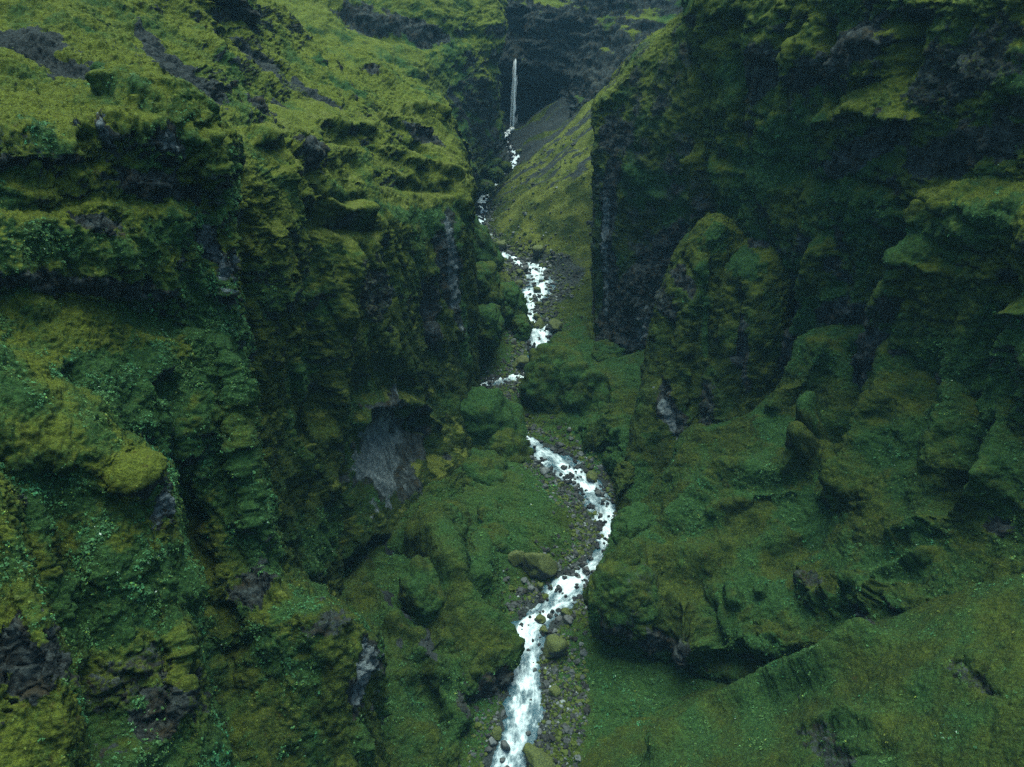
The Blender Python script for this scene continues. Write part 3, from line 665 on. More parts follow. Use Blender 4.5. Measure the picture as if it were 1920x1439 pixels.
# ---- right : tall cliff with the sheer left edge
s = Sheet('right_tall_cliff', [
 [(1150,180,330),(1160,150,320),(1190,110,310),(1230,70,300),(1270,50,290),(1310,40,280),(1360,40,260),(1420,40,240)],
 [(1130,210,290),(1117,196,244),(1150,150,240),(1200,92,236),(1250,55,230),(1290,25,222),(1340,10,205),(1420,0,190)],
 [(1130,280,286),(1116,240,236),(1150,215,230),(1200,170,224),(1250,130,216),(1300,110,206),(1350,100,194),(1420,100,182)],
 [(1128,360,280),(1116,330,230),(1150,320,223),(1200,300,215),(1255,290,207),(1310,280,198),(1360,270,188),(1420,260,178)],
 [(1126,430,275),(1115,400,228),(1150,400,220),(1205,400,212),(1260,400,203),(1315,400,194),(1370,390,184),(1430,380,174)],
 [(1126,520,268),(1113,500,224),(1150,500,216),(1205,500,208),(1260,500,199),(1315,500,190),(1370,500,180),(1430,500,170)],
 [(1128,610,260),(1115,600,219),(1155,600,211),(1205,600,203),(1260,600,194),(1315,600,185),(1370,600,175),(1430,600,166)],
 [(1135,700,250),(1122,690,209),(1165,700,202),(1210,710,195),(1260,720,186),(1315,720,177),(1370,720,168),(1430,720,160)],
 [(1150,830,230),(1150,800,198),(1180,840,187),(1220,850,180),(1270,850,172),(1320,850,165),(1380,850,157),(1440,850,150)]], .4, 9.)
for pts, w_, a_ in [([(1310,300),(1320,400),(1270,500)], 14, -4), ([(1280,60),(1300,180),(1310,300)], 14, -2.5), ([(1190,520),(1200,600),(1220,660)], 14, -2), ([(1120,210),(1118,400),(1117,600)], 9, 1.2),
                    ([(1180,330),(1230,370),(1290,380)], 16, -1.8), ([(1150,340),(1170,360),(1240,360),(1290,400)], 12, 1.5), ([(1160,650),(1140,700),(1200,720)], 16, -1.5)]: s.line(pts, w_, a_)
s.rough(1.2, 12, .8, 5, .34, 1.5, strata=.8, flute=.8, ss=4, block=.45, zs=58)
s.auto(.3, .4, .25, 10, grass=.9)
for q in [(1132,440,8,90,0,1),(1200,620,12,34,0,1),(1128,560,6,60,0,.7)]: s.paint('pale', *q)
for q in [(1150,640,30,50,0,.8),(1195,690,24,50,0,.6),(1135,430,16,110,0,1),(1190,560,50,100,0,.5),(1150,260,32,50,0,.5),(1240,480,40,60,0,.6),(1130,560,14,80,0,.9),(1200,620,20,40,0,1)]: s.paint('rock', *q)
for q in [(1210,350,70,36,-15,1),(1270,420,30,50,0,.8),(1160,180,20,14,0,.6)]: s.paint('lush', *q)
s.done()

# ---- right : great massif, columns above and gullies below
s = Sheet('right_massif', [
 [(1270,-60,250),(1330,-80,240),(1400,-90,230),(1480,-100,215),(1560,-110,200),(1650,-120,185),(1750,-130,170),(1860,-140,155),(2000,-150,140),(2200,-170,125)],
 [(1278,-20,215),(1320,-20,196),(1390,-25,184),(1470,-30,172),(1560,-30,162),(1650,-30,150),(1750,-30,140),(1860,-30,130),(2000,-30,118),(2200,-30,108)],
 [(1280,60,214),(1318,60,192),(1390,60,180),(1470,60,168),(1560,60,157),(1650,60,146),(1750,60,136),(1860,60,126),(2000,60,115),(2200,60,105)],
 [(1310,150,214),(1325,150,190),(1395,150,177),(1475,150,165),(1560,150,155),(1650,150,144),(1750,150,133),(1860,150,122),(2000,150,111),(2200,150,100)],
 [(1325,240,212),(1335,240,187),(1400,240,174),(1480,240,162),(1565,210,149),(1650,205,138),(1750,220,130),(1860,230,120),(2000,240,109),(2200,240,98)],
 [(1330,340,210),(1345,340,184),(1405,340,171),(1485,340,160),(1565,330,147.5),(1655,330,137.5),(1755,330,129),(1865,330,118),(2000,340,106),(2200,340,95)],
 [(1330,430,206),(1350,430,181),(1410,430,168),(1490,430,156),(1570,425,146),(1660,400,134),(1760,390,121),(1870,390,110),(2000,400,99),(2200,400,90)],
 [(1330,540,200),(1355,540,176),(1420,540,164),(1500,530,153),(1580,530,143),(1665,520,130),(1765,520,117),(1875,520,105),(2000,520,94),(2200,520,86)],
 [(1330,650,194),(1355,650,171),(1420,650,160),(1500,640,149),(1590,640,138),(1670,640,126),(1770,640,113),(1880,640,101),(2000,640,90),(2200,640,82)],
 [(1330,780,186),(1355,780,164),(1430,780,154),(1520,770,143),(1600,770,133),(1690,760,118),(1790,760,107),(1890,760,96),(2000,760,86),(2200,760,78)],
 [(1340,920,170),(1380,920,150),(1460,920,140),(1550,920,130),(1640,910,118),(1730,910,106),(1820,900,98),(1910,900,88),(2010,900,80),(2200,900,73)],
 [(1360,1060,150),(1420,1060,135),(1500,1060,126),(1590,1060,116),(1680,1060,106),(1770,1060,97),(1860,1060,89),(1950,1060,81),(2050,1060,74),(2200,1060,68)]], .33, 10.)
for pts, w_, a_ in [([(1375,40),(1375,150),(1385,260)], 16, -4), ([(1550,60),(1560,130),(1555,180)], 13, -6), ([(1465,40),(1462,150),(1470,240)], 10, -2.5), ([(1700,60),(1690,130)], 16, -5), ([(1640,230),(1650,300)], 8, -1),
                    ([(1490,540),(1470,620),(1440,720)], 22, -5.5), ([(1650,470),(1620,600),(1590,700),(1565,790)], 24, -7.0), ([(1700,480),(1655,600),(1610,740),(1570,880)], 30, 4.0), ([(1690,400),(1680,440),(1650,490)], 20, -4),
                    ([(1870,560),(1840,700),(1800,890)], 26, -6.5), ([(1540,300),(1600,350),(1690,360),(1750,330)], 12, -1.5), ([(1530,235),(1600,205),(1700,235)], 14, 1.8),
                    ([(1540,480),(1510,580),(1480,670),(1450,735)], 20, 4.2), ([(1545,480),(1560,580),(1540,690)], 28, 2.0), ([(1740,500),(1700,620),(1650,740)], 36, 2.6), ([(1890,590),(1870,700),(1850,820)], 26, 2.8),
                    ([(1440,230),(1440,330),(1450,430)], 34, 2.2), ([(1340,300),(1350,400)], 14, 1.5), ([(1800,260),(1830,330),(1760,420)], 30, 1.8), ([(1720,560),(1710,680)], 12, -1.2),
                    ([(1860,580),(1920,590)], 16, 2.)]: s.line(pts, w_, a_)
s.bump(1420, 70, 36, 50, 2.2, hard=.6); s.bump(1510, 110, 30, 60, 2.6, hard=.5); s.bump(1600, 120, 34, 60, 3.0, hard=.5); s.bump(1300, 60, 26, 60, 2.0, hard=.5); s.bump(1680, 380, 26, 20, -4, hard=.5)
s.rough(1.3, 13, .9, 5, .4, 1.4, strata=1.0, flute=2.2, ss=4.5, fls=6, zs=72)
s.auto(.2, .4, .38, 12, grass=.6)
for q in [(1600,290,60,30,0,.9),(1780,290,90,50,0,.7),(1410,140,26,70,0,.6),(1600,100,30,60,0,.9),(1470,600,20,110,12,.7),(1610,640,18,140,12,.8),(1790,130,80,80,0,.6),(1520,140,30,40,0,.6),(1480,470,40,20,0,.4)]: s.paint('rock', *q)
for q in [(1440,300,60,80,0,.8),(1420,480,26,60,20,.9),(1540,620,50,90,10,.8),(1600,420,60,40,0,.8),(1780,440,90,60,0,.6),(1700,700,70,60,0,.8),(1860,700,60,100,0,.7)]: s.paint('lush', *q)
s.done()

# ---- right : two pointed spurs at the foot of the massif
s = Sheet('right_pointed_spur', [
 [(1330,395,185),(1332,400,178),(1340,400,174),(1350,402,172),(1370,410,172),(1400,420,174)],
 [(1290,470,205),(1268,470,180),(1300,450,170),(1340,440,166),(1380,450,168),(1440,470,172)],
 [(1270,570,200),(1232,560,176),(1270,555,166),(1320,550,161),(1370,550,163),(1450,560,168)],
 [(1250,680,192),(1212,680,168),(1250,680,159),(1300,680,155),(1360,680,157),(1450,680,163)],
 [(1230,790,180),(1190,785,158),(1230,790,151),(1285,790,148),(1350,790,151),(1450,790,158)],
 [(1210,880,168),(1172,870,150),(1215,880,144),(1270,880,142),(1340,880,146),(1450,880,152)],
 [(1180,980,155),(1150,960,142),(1190,980,136),(1250,980,134),(1330,980,138),(1450,980,146)]], .33, 11.)
s.line([(1300,560),(1270,650),(1240,750),(1230,800)], 16, 1.4); s.line([(1330,480),(1310,600),(1300,760)], 13, -2.2); s.line([(1250,600),(1230,700),(1255,790)], 12, -1.4); s.line([(1265,480),(1300,520),(1330,560)], 7, -1)
s.rough(.9, 9, .6, 4, .3, 1.2, strata=.3, flute=1.5)
s.auto(.3, .45, .1, 9)
s.paint('pale', 1248,775,9,44,14,1)
for q in [(1250,760,18,60,12,1),(1270,520,12,50,25,.8),(1235,560,14,60,15,.6)]: s.paint('rock', *q)
for q in [(1340,440,30,30,0,1),(1190,900,30,50,0,.9),(1325,600,10,120,5,.8)]: s.paint('lush', *q)
s.done()
s = Sheet('right_leaning_spur', [
 [(1395,440,172),(1400,445,168),(1425,450,165),(1460,455,164),(1500,470,166)],
 [(1370,520,182),(1348,520,166),(1390,500,158),(1440,500,156),(1500,510,158)],
 [(1350,620,176),(1322,620,162),(1370,610,153),(1430,600,150),(1490,600,154)],
 [(1340,720,168),(1312,720,155),(1360,715,148),(1420,700,145),(1480,700,149)],
 [(1340,820,160),(1310,820,148),(1360,815,142),(1420,800,140),(1480,800,144)],
 [(1340,900,150),(1310,900,142),(1360,900,137),(1420,890,134),(1480,890,138)]], .33, 12.)
s.line([(1375,560),(1375,680),(1365,770)], 12, -1.8); s.line([(1415,560),(1395,680),(1385,780)], 12, 1.2)
s.rough(.8, 9, .5, 4, .3, 1.2, strata=.3, flute=1.4)
s.auto(.3, .4, .2, 9)
for q in [(1385,650,14,90,5,.9),(1320,760,12,60,0,.6),(1420,450,26,16,0,.8)]: s.paint('rock', *q)
for q in [(1390,480,30,50,20,1)]: s.paint('lush', *q)
s.done()

s = Sheet('right_bank_slope', [
 [(1058,600,250),(1066,600,236),(1092,612,226),(1132,655,212),(1182,730,192),(1215,790,176),(1225,860,159),(1200,915,146)],
 [(1034,640,232),(1040,640,215),(1072,658,205),(1112,690,194),(1150,745,179),(1186,805,167),(1204,870,152),(1180,915,143)],
 [(1004,684,214),(1008,684,201),(1044,690,196),(1085,710,187),(1125,750,175),(1162,800,163),(1183,860,149),(1168,920,141)],
 [(989,730,202),(991,730,189),(1015,745,185),(1055,775,176),(1095,805,169),(1135,835,161),(1163,878,150),(1158,925,140)],
 [(1000,790,192),(1002,790,181),(1025,800,178),(1065,815,173),(1105,840,166),(1135,860,161),(1162,895,152),(1152,940,141)]], .3, 15.)
for pts, w_, a_ in [([(1100,690),(1090,760),(1060,800)], 12, -1.5), ([(1020,700),(1040,740),(1070,770)], 14, -1.2), ([(1010,660),(1060,680),(1110,700)], 14, 1.2), ([(1080,820),(1110,790),(1130,780)], 6, -1.2), ([(1175,700),(1185,780)], 12, -1.4)]: s.line(pts, w_, a_)
s.bump(1120, 820, 40, 40, 2.5, hard=.6); s.bump(1165, 790, 26, 50, 2.5, hard=.5); s.bump(1150, 880, 24, 30, 2., hard=.5)
s.rough(1.5, 9, 1.1, 4, .36, 1.3, strata=.5, flute=.8)
s.auto(.12, .4, .6, 9)
s.done()

# ---- right : long lower ridge and green bowl
s = Sheet('right_lower_ridge', [
 [(1115,1020,165),(1190,985,165),(1258,930,162),(1305,870,162),(1385,840,160),(1455,800,156),(1515,660,160),(1615,600,156),(1765,590,143),(1930,600,126),(2150,620,110)],
 [(1135,1010,143),(1190,955,143),(1250,880,144),(1290,808,146),(1380,778,144),(1450,738,141),(1505,640,141),(1610,600,140),(1760,580,127),(1930,590,111),(2150,620,97)],
 [(1132,1035,128),(1200,985,130),(1262,920,130),(1310,870,132),(1400,830,130),(1480,790,129),(1540,750,131),(1635,720,122),(1775,720,109),(1935,730,96),(2150,740,84)],
 [(1120,1060,113),(1215,1010,118),(1285,950,120),(1345,900,122),(1440,870,119),(1510,850,118),(1585,840,115),(1665,840,108),(1790,860,96),(1950,870,85),(2150,880,76)],
 [(1105,1090,104),(1215,1060,108),(1290,1010,112),(1360,970,113),(1450,950,112),(1530,950,108),(1600,960,102),(1680,970,97),(1800,980,89),(1960,980,79),(2150,990,70)],
 [(1102,1140,99),(1205,1120,101),(1290,1090,103),(1370,1060,103),(1460,1050,101),(1545,1050,97),(1620,1060,92),(1700,1070,87),(1820,1070,81),(1960,1070,74),(2150,1070,66)],
 [(1112,1190,99),(1200,1190,95),(1290,1180,95),(1380,1150,94),(1470,1140,92),(1560,1140,88),(1640,1150,84),(1720,1160,79),(1830,1160,74),(1970,1160,68),(2150,1160,61)],
 [(1160,1210,104),(1220,1235,98),(1290,1250,92),(1390,1230,87),(1480,1220,84),(1570,1220,80),(1650,1230,76),(1730,1240,72),(1840,1240,68),(1980,1240,62),(2150,1240,56)],
 [(1190,1215,112),(1235,1240,104),(1300,1290,93),(1400,1300,84),(1490,1300,79),(1580,1300,74),(1660,1310,70),(1740,1320,66),(1850,1320,62),(1990,1320,57),(2150,1320,52)]], .24, 13.)
for pts, w_, a_ in [([(1440,745),(1400,775),(1300,812)], 12, .3), ([(1300,812),(1270,870),(1215,955),(1150,1010)], 14, 1.6), ([(1350,880),(1290,945),(1220,1020),(1170,1060)], 20, 3.4), ([(1300,890),(1245,960),(1185,1020)], 12, -4.0),
                    ([(1500,830),(1520,800),(1535,790)], 16, 3.2), ([(1480,880),(1500,850)], 14, 2.0), ([(1370,880),(1440,885),(1510,850)], 22, 2.4), ([(1330,960),(1400,930),(1480,920)], 12, 1.4), ([(1560,940),(1500,1010),(1450,1040)], 26, -2.6), ([(1230,1260),(1400,1250),(1560,1215),(1680,1190)], 16, -2.5), ([(1350,1030),(1310,1090),(1320,1150)], 18, -2.0), ([(1190,1060),(1240,1040),(1330,1040)], 24, 1.8),
                    ([(1270,1130),(1280,1200),(1300,1250)], 22, 3.0), ([(1235,1190),(1240,1150),(1250,1120)], 8, -1.5), ([(1335,1130),(1340,1200)], 9, -2.2), ([(1370,1220),(1330,1240)], 12, -1.),
                    ([(1680,1010),(1740,980),(1800,950),(1850,900)], 24, 4.2), ([(1560,1130),(1620,1090),(1680,1060),(1740,1040)], 14, 2.8), ([(1600,1220),(1640,1160),(1650,1110)], 20, 3.0),
                    ([(1690,660),(1640,750),(1600,840),(1565,930)], 28, 4.2), ([(1600,650),(1585,720),(1562,800)], 20, -6.0), ([(1850,650),(1835,760),(1800,880),(1765,940)], 24, -6.0), ([(1900,620),(1890,760),(1860,880)], 20, 2.4), ([(1540,650),(1500,720),(1450,760)], 14, 2.2), ([(1760,620),(1740,720),(1700,850)], 20, -1.6), ([(1780,640),(1770,760),(1740,860)], 20, 1.6), ([(1700,1160),(1760,1200),(1840,1240)], 12, -1.4)]: s.line(pts, w_, a_)
for q in [(1520,800,16,34,3.2,-35),(1505,850,18,22,1.6,-20),(1372,1112,15,24,1.8,0),(1420,1100,10,16,1.4,0),(1530,1100,32,44,2.2,-15),(1410,1195,26,28,2.0,0),(1620,1120,26,50,2.2,-40),(1590,900,36,40,1.6,-30),
          (1700,1120,30,40,1.4,0),(1290,1190,38,60,2.2,0),(1180,1090,50,40,1.5,0),(1440,1180,16,20,1.,0)]:
    s.bump(q[0], q[1], q[2], q[3], q[4]*1.6, ang=q[5], hard=.55)
s.rough(1.3, 10, .7, 4, .28, 1.1, strata=.15, flute=.6)
s.auto(.15, .4, .55, 9)  # high lush: plants, with lower right dimness put into the green
for q in [(1520,1090,22,30,0,.55),(1250,1215,60,26,0,.9),(1150,1190,40,14,0,.7),(1620,1170,14,22,0,.7),(1860,985,14,16,0,.9)]: s.paint('rock', *q)
for q in [(1400,960,60,34,10,-1),(1505,820,26,50,0,-1),(1280,1180,26,60,0,-1),(1600,960,40,40,0,-1),(1530,1090,26,40,0,-1),(1370,800,60,14,20,-1)]: s.paint('lush', *q)
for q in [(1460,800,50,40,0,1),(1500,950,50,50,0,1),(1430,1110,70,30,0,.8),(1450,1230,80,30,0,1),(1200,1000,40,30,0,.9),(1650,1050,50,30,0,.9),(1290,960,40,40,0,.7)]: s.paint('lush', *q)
s.done()

# ---- lower right foreground slope
s = Sheet('lower_right_slope', [
 [(1230,1240,112),(1330,1230,108),(1430,1200,105),(1540,1160,100),(1650,1120,95),(1780,1080,88),(1940,1040,80),(2150,1000,72)],
 [(1180,1300,92),(1290,1295,89),(1400,1290,84),(1500,1255,81),(1610,1200,78),(1750,1150,74),(1930,1110,68),(2150,1080,61)],
 [(1130,1370,82),(1250,1385,77),(1370,1340,75),(1480,1290,73.5),(1600,1240,71),(1750,1200,67),(1930,1180,62),(2150,1160,56)],
 [(1080,1440,74),(1210,1430,70),(1340,1400,68),(1470,1370,66),(1600,1330,63),(1750,1290,60),(1930,1270,55),(2150,1260,50)],
 [(1040,1530,66),(1180,1510,63),(1320,1490,60),(1460,1460,58),(1600,1430,55),(1760,1400,52),(1940,1380,48),(2150,1380,44)],
 [(1000,1660,57),(1150,1650,54),(1300,1640,51),(1450,1620,48),(1600,1600,46),(1770,1580,43),(1950,1570,40),(2150,1560,37)]], .2, 14.)
s.line([(1240,1410),(1350,1340),(1450,1290),(1560,1250),(1640,1200)], 26, 4.2); s.line([(1520,1350),(1580,1340),(1640,1350)], 20, 1.3); s.line([(1530,1400),(1600,1410),(1660,1400)], 20, -1.2)
s.line([(1600,1330),(1700,1280),(1800,1250)], 30, .8); s.line([(1800,1240),(1850,1290)], 12, -1.0)
s.rough(.6, 9, .3, 3.5, .2, .9, strata=0, flute=.2)
s.auto(.05, .3, .5, 9, grass=.12)  # lush share also carries the corner darkening as deeper green
for q in [(1560,1410,60,26,0,.55),(1820,1270,20,30,0,.5)]: s.paint('rock', *q)
s.done()

# ------------------------------------------------------------ mossy mounds standing in the valley
def ico(sub):
    import bmesh
    bm = bmesh.new(); bmesh.ops.create_icosphere(bm, subdivisions=sub, radius=1)
    V = np.array([v.co[:] for v in bm.verts]); Fc = np.array([[v.index for v in f.verts] for f in bm.faces]); bm.free()
    return V, Fc
ICO = {k: ico(k) for k in (2, 3, 4, 6)}
def mound(name, px, py, Y, w_, h_, dep, ang=0, seed=0., rough=.19, lush=.5, rock=.1, lean=0):
    "a rounded mossy outcrop: centre seen at (px, py), half sizes in picture pixels, depth half size in metres"
    V, Fc = ICO[6]; C = at(px, py, Y); k = proj(C)[2]/F
    D = V.copy(); ln = np.linalg.norm(D, axis=1)
    Q = V*np.array([w_*k, dep, h_*k])
    big = (w_*k+h_*k+dep)/3
    S = np.sign(V)*np.abs(V)**.85; S /= np.maximum(np.linalg.norm(S, axis=1)[:, None], .01)*.5+.5
    Q = S*np.array([w_*k, dep, h_*k])
    a = math.radians(ang); c, s_ = math.cos(a), math.sin(a)
    Q = np.stack([Q[:, 0]*c+Q[:, 2]*s_, Q[:, 1]+lean*Q[:, 2], -Q[:, 0]*s_+Q[:, 2]*c], -1)
    P = Q+C
    nrm = V/np.array([w_*k, dep, h_*k]); nrm = np.stack([nrm[:, 0]*c+nrm[:, 2]*s_, nrm[:, 1], -nrm[:, 0]*s_+nrm[:, 2]*c], -1); nrm /= np.linalg.norm(nrm, axis=1)[:, None]
    d = big*rough*(fbm(P, big*1.2, 3, off=seed)+1.2*(billow(P, big*.7, 3, off=seed+3)-.4)) + .16*billow(P, 1.2, 2, off=seed)
    P = P+nrm*d[:, None]
    r = np.clip(rock+.3*fbm(P, 3, 3, off=seed+7)+sst(.1, -.4, nrm[:, 2])*.35, 0, 1); l = np.clip(lush+.6*fbm(P, 5, 3, off=seed+9), 0, 1)
    me = mesh_from(name, P, Fc); attr(me, 'mask', np.stack([r, l, 0*r], -1))
    return link(name, me, M_G, 'structure')
MOUNDS = [(882,918,150,44,54,7,-18,.6,.05,-.1),(936,1030,127,26,46,5,-12,.3,.05,-.1),(852,1000,131,46,66,7,-28,.4,.05,-.1),(812,1120,108,46,78,7,-36,.5,.05,-.1),(1140,668,204,36,24,6,10,.6,.15,0),(1192,716,190,34,34,6,30,.5,.15,0),
(928,330,336,16,14,4,-20,.3,.2,0),(948,314,346,11,9,3,10,.2,.3,0),(912,352,326,14,12,4,0,.3,.3,0),(1050,745,186,62,96,8,-20,.45,.08,.1),(1112,760,182,60,92,9,-38,.6,.06,.1),
 # left bank, from the gravel flat back to the bend
 (912,560,222,30,72,9,-14,.35,.05,-.2),(905,625,208,32,60,9,12,.6,.05,-.2),(955,585,236,30,60,8,-20,.6,.05,-.2),(978,625,226,18,34,5,0,.5,.1,0),
 (884,470,262,42,75,12,-30,.55,.1,-.1),(918,812,172,58,118,11,-34,.9,.05,-.25),(960,868,163,46,80,9,-26,.35,.05,0),(905,905,152,50,60,8,-10,.5,.05,0),(925,1000,134,34,60,6,-14,.4,.05,0),
 # right bank

 # fore
 (1172,1120,102,66,66,7,20,.45,.25,.1),(1195,1000,121,44,40,6,30,.8,.05,.1)]
for i, q in enumerate(MOUNDS):
    mound('mossy_outcrop', *q[:7], seed=20+i*3.7, lush=q[7], rock=q[8], lean=q[9])

# ------------------------------------------------------------ waterfall
def on_ground(px, py):
    d = ray(px, py)
    for Y in np.arange(300, 430, .5):
        z = CZ+d[2]*Y/d[1]; x = d[0]*Y/d[1]
        if z < float(floor_z(np.array([x]), np.array([Y]))[0])+.9: return float(Y)
    return 400.
def build_fall():
    top = at(966, 109, 403); bot = at(961, 239, 394); r_ = np.random.default_rng(3)
    k = 405/F; VV, FF, off = [], [], 0
    def strand(cx, cy, cz, rad, m=6):
        nonlocal off
        a = np.linspace(0, 2*math.pi, m); n = len(cx)
        P = np.stack([cx[:, None]+np.cos(a)*rad[:, None], cy[:, None]+np.sin(a)*rad[:, None], cz[:, None]+0*a], -1)
        VV.append(P.reshape(-1, 3)); FF.append(grid_faces(n, m)+off); off += n*m
    for j in range(90):
        main = j < 16
        t0 = r_.uniform(0, .04) if main else r_.uniform(0, .9); t1 = r_.uniform(.93, 1) if main else min(1, t0+r_.uniform(.06, .25))
        t = np.linspace(t0, t1, 70); u = r_.normal(0, .42) if main else r_.normal(0, .95)
        spread = (1.5+1.7*t**.6)*k
        cx = top[0]+(bot[0]-top[0])*t+u*spread+.3*pn(t*7, 0*t+j*1.3, 0*t); cy = top[1]-1-8*np.sqrt(t)+r_.normal(0, .4)+0*t; cz = top[2]+(bot[2]-top[2])*t
        rad = (r_.uniform(.28, .46) if main else r_.uniform(.06, .2))*(.6+.6*t**.6)*(1+.5*pn(t*12, 0*t+j*3, 0*t))*np.clip(np.sin(np.pi*(t-t0)/(t1-t0)), 0, 1)**.35+.004
        strand(cx, cy, cz, rad)
    # splash and broken cascades under the fall
    path = [(962,238),(957,241),(952,246),(949,254),(950,262),(952,270),(960,276),(957,284),(963,290),(967,298)]
    PY = [on_ground(*p) for p in path]
    for j in range(150):
        q = r_.random()*(len(path)-1) if j > 40 else r_.random()*2.5; i = min(int(q), len(path)-2); f = q-i
        px = path[i][0]*(1-f)+path[i+1][0]*f+r_.normal(0, 1.6); py = path[i][1]*(1-f)+path[i+1][1]*f+r_.normal(0, .8)
        P = at(px, py, (400-7*q*.9) if q < 3 else PY[i]*(1-f)+PY[i+1]*f)
        L = r_.uniform(.5, 1.6); t = np.linspace(0, 1, 9); dx = r_.normal(0, .5)
        strand(P[0]+dx*t, P[1]-L*.5*t, P[2]-L*t, r_.uniform(.12, .36)*np.sin(np.pi*t)**.6+.01)
    me = mesh_from('waterfall', np.concatenate(VV), np.concatenate(FF)); link('waterfall', me, M_F, 'structure')
build_fall()

# ------------------------------------------------------------ boulders and stones
rnd = random.Random(11)
def stone_mesh(name, sub, seed, blocky=.5):
    V, Fc = ICO[sub]; P = V*np.array([1, 1, .75])
    P = P/(np.linalg.norm(np.sign(P)*np.abs(P)**(1+blocky*3), axis=1)[:, None]**.25+.3)*1.1
    d = .32*fbm(V*1.0, 1.1, 3, off=seed)+.16*(billow(V, .8, 2, off=seed+5)-.4)
    # a few flat broken faces
    r_ = np.random.default_rng(int(seed*10))
    P = P*(1+d[:, None])
    for _ in range(5):
        q = r_.normal(size=3); q /= np.linalg.norm(q); h = P@q; lim = np.percentile(h, 84)
        P = P-np.maximum(h-lim, 0)[:, None]*.8*q
    return mesh_from(name, P, Fc)
BIG = [stone_mesh('boulder', 4, 3.1+i*5.3) for i in range(6)]; SM = [stone_mesh('river_stone', 3, 50.1+i*4.7) for i in range(8)]
def variants(L, mat):
    r = []
    for m_ in L:
        c = m_.copy(); c.materials.append(mat); r.append(c)
    return r
BIGm, BIGs = variants(BIG, M_SM), variants(BIG, M_ST); SMd, SMl, SMm = variants(SM, M_ST), variants(SM, M_SL), variants(SM, M_SM)
def put(name, me, px, py, wpx, hpx=None, label=None, cat='boulder', group=None, z=None, sink=.25, P=None):
    if P is None:
        P = on_bed(px, py)
        for _ in range(12):
            zz = float(floor_z(np.array([P[0]]), np.array([P[1]]))[0]); P = .5*P+.5*atz(px, py, zz)
    k = np.linalg.norm(P-CAM)/F; r = wpx*k*.5
    o = bpy.data.objects.new(name, me); COL.objects.link(o)
    hs = (hpx or wpx*.75)/wpx
    o.location = (P[0], P[1], P[2]+r*hs*(1-sink)*.6); o.scale = (r, r*rnd.uniform(.75, 1.1), r*hs*1.3); o.rotation_euler = (rnd.uniform(-.2, .2), rnd.uniform(-.2, .2), rnd.uniform(0, 6.3))
    o['label'] = label; o['category'] = cat
    if group: o['group'] = group
    return o
B = [ # px, py, width, height, mossy, label
 (1040,1210,52,44,1,'large round green mossy boulder on the right bank beside the lowest rapids'),
 (1015,1160,25,20,1,'dark half mossy boulder splitting the white water above the large round one'),
 (1018,1182,22,18,1,'dark boulder between the large round mossy one and the boulder splitting the water'),
 (1065,1162,22,14,0,'flat pale grey boulder beside the river above the large round mossy one'),
 (1060,1148,22,16,1,'small brown mossy boulder just behind the flat pale grey one'),
 (1010,1420,62,34,1,'broad bright green mossy boulder at the bottom edge right of the river'),
 (992,1402,22,20,1,'small yellow mossy boulder against the upper left side of the broad bottom boulder'),
 (947,1396,24,24,0,'rounded dark grey boulder at the left water edge near the bottom'),
 (923,1390,18,15,2,'pale grey angular stone left of the rounded dark boulder'),
 (932,1374,24,18,1,'yellow green mossy stone on the left bank above the pale angular stone'),
 (1012,1050,58,60,1,'very large mossy boulder on the green slope left of the river bend'),
 (969,1042,32,34,1,'brownish pointed boulder left of the very large mossy one'),
 (1012,1098,18,17,1,'small yellow mossy boulder among grey stones below the very large mossy one'),
 (1108,893,28,24,1,'green mossy boulder in the stream on the diagonal middle reach'),
 (1053,907,11,10,1,'tiny bright yellow mossy stone on the left bank of the diagonal reach'),
 (1009,470,34,22,1,'low wide mossy boulder at the head of the upper rapids'),
 (1040,612,34,24,1,'large angular mossy boulder on the right of the upper rapids'),
 (996,612,24,22,1,'dark mossy boulder standing in the white water of the upper rapids'),
 (1013,606,26,16,1,'flat mossy boulder between the two largest of the upper rapids'),
 (1010,570,18,12,1,'yellow mossy boulder on the right water edge in the upper rapids'),
 (1025,570,16,10,1,'low mossy stone just right of the yellow mossy boulder'),
 (1008,594,20,14,1,'round mossy boulder below the yellow one in the upper rapids'),
 (978,680,34,26,1,'dark green mossy boulder above the short crossing reach of the river'),
 (975,512,18,14,1,'mossy boulder with dark side left of the upper rapids'),
 (985,505,20,16,0,'dark brown boulder left bank of the upper rapids'),
 (1008,545,18,16,1,'dark mossy boulder splitting the stream in the upper rapids'),
 (970,532,20,16,1,'green boulder with dark foot on left side of upper rapids'),
 (940,462,26,24,1,'dark rounded mossy boulder beside the bright start of the upper rapids'),
 (924,312,18,12,1,'dark mossy rock at the foot of the far left slope'),
 (909,342,20,14,1,'dark mossy rock above the small white cascade'),
 (904,360,22,12,1,'wide dark mossy rock just over the small white cascade'),
 (1089,340,12,9,1,'single dark boulder lying on the bright green far slope'),
 (972,285,14,9,1,'olive mossy rock beside the little cascade under the waterfall'),
 (1100,1070,18,16,0,'wet black boulder in the white water near the right rock wall'),
 (1083,1082,14,10,0,'small wet black stone in the middle of the bend rapids'),
 (1080,929,13,9,0,'pair forming wet black stone in the diagonal reach upper part'),
 (1058,877,14,12,0,'wet black boulder at the left edge of the diagonal reach'),
 (1122,925,17,14,0,'round black boulder in the lower part of the diagonal reach'),
 (1092,1150,1,1,0,'')]
B = B[:-1]
for px, py, wd, ht, ms, lb in B:
    i = rnd.randrange(6)
    me = (BIGm[i] if ms == 1 else BIGs[i]) if ms < 2 else SMl[i]
    put('boulder', me, px, py+ht*.3, wd, ht, lb)
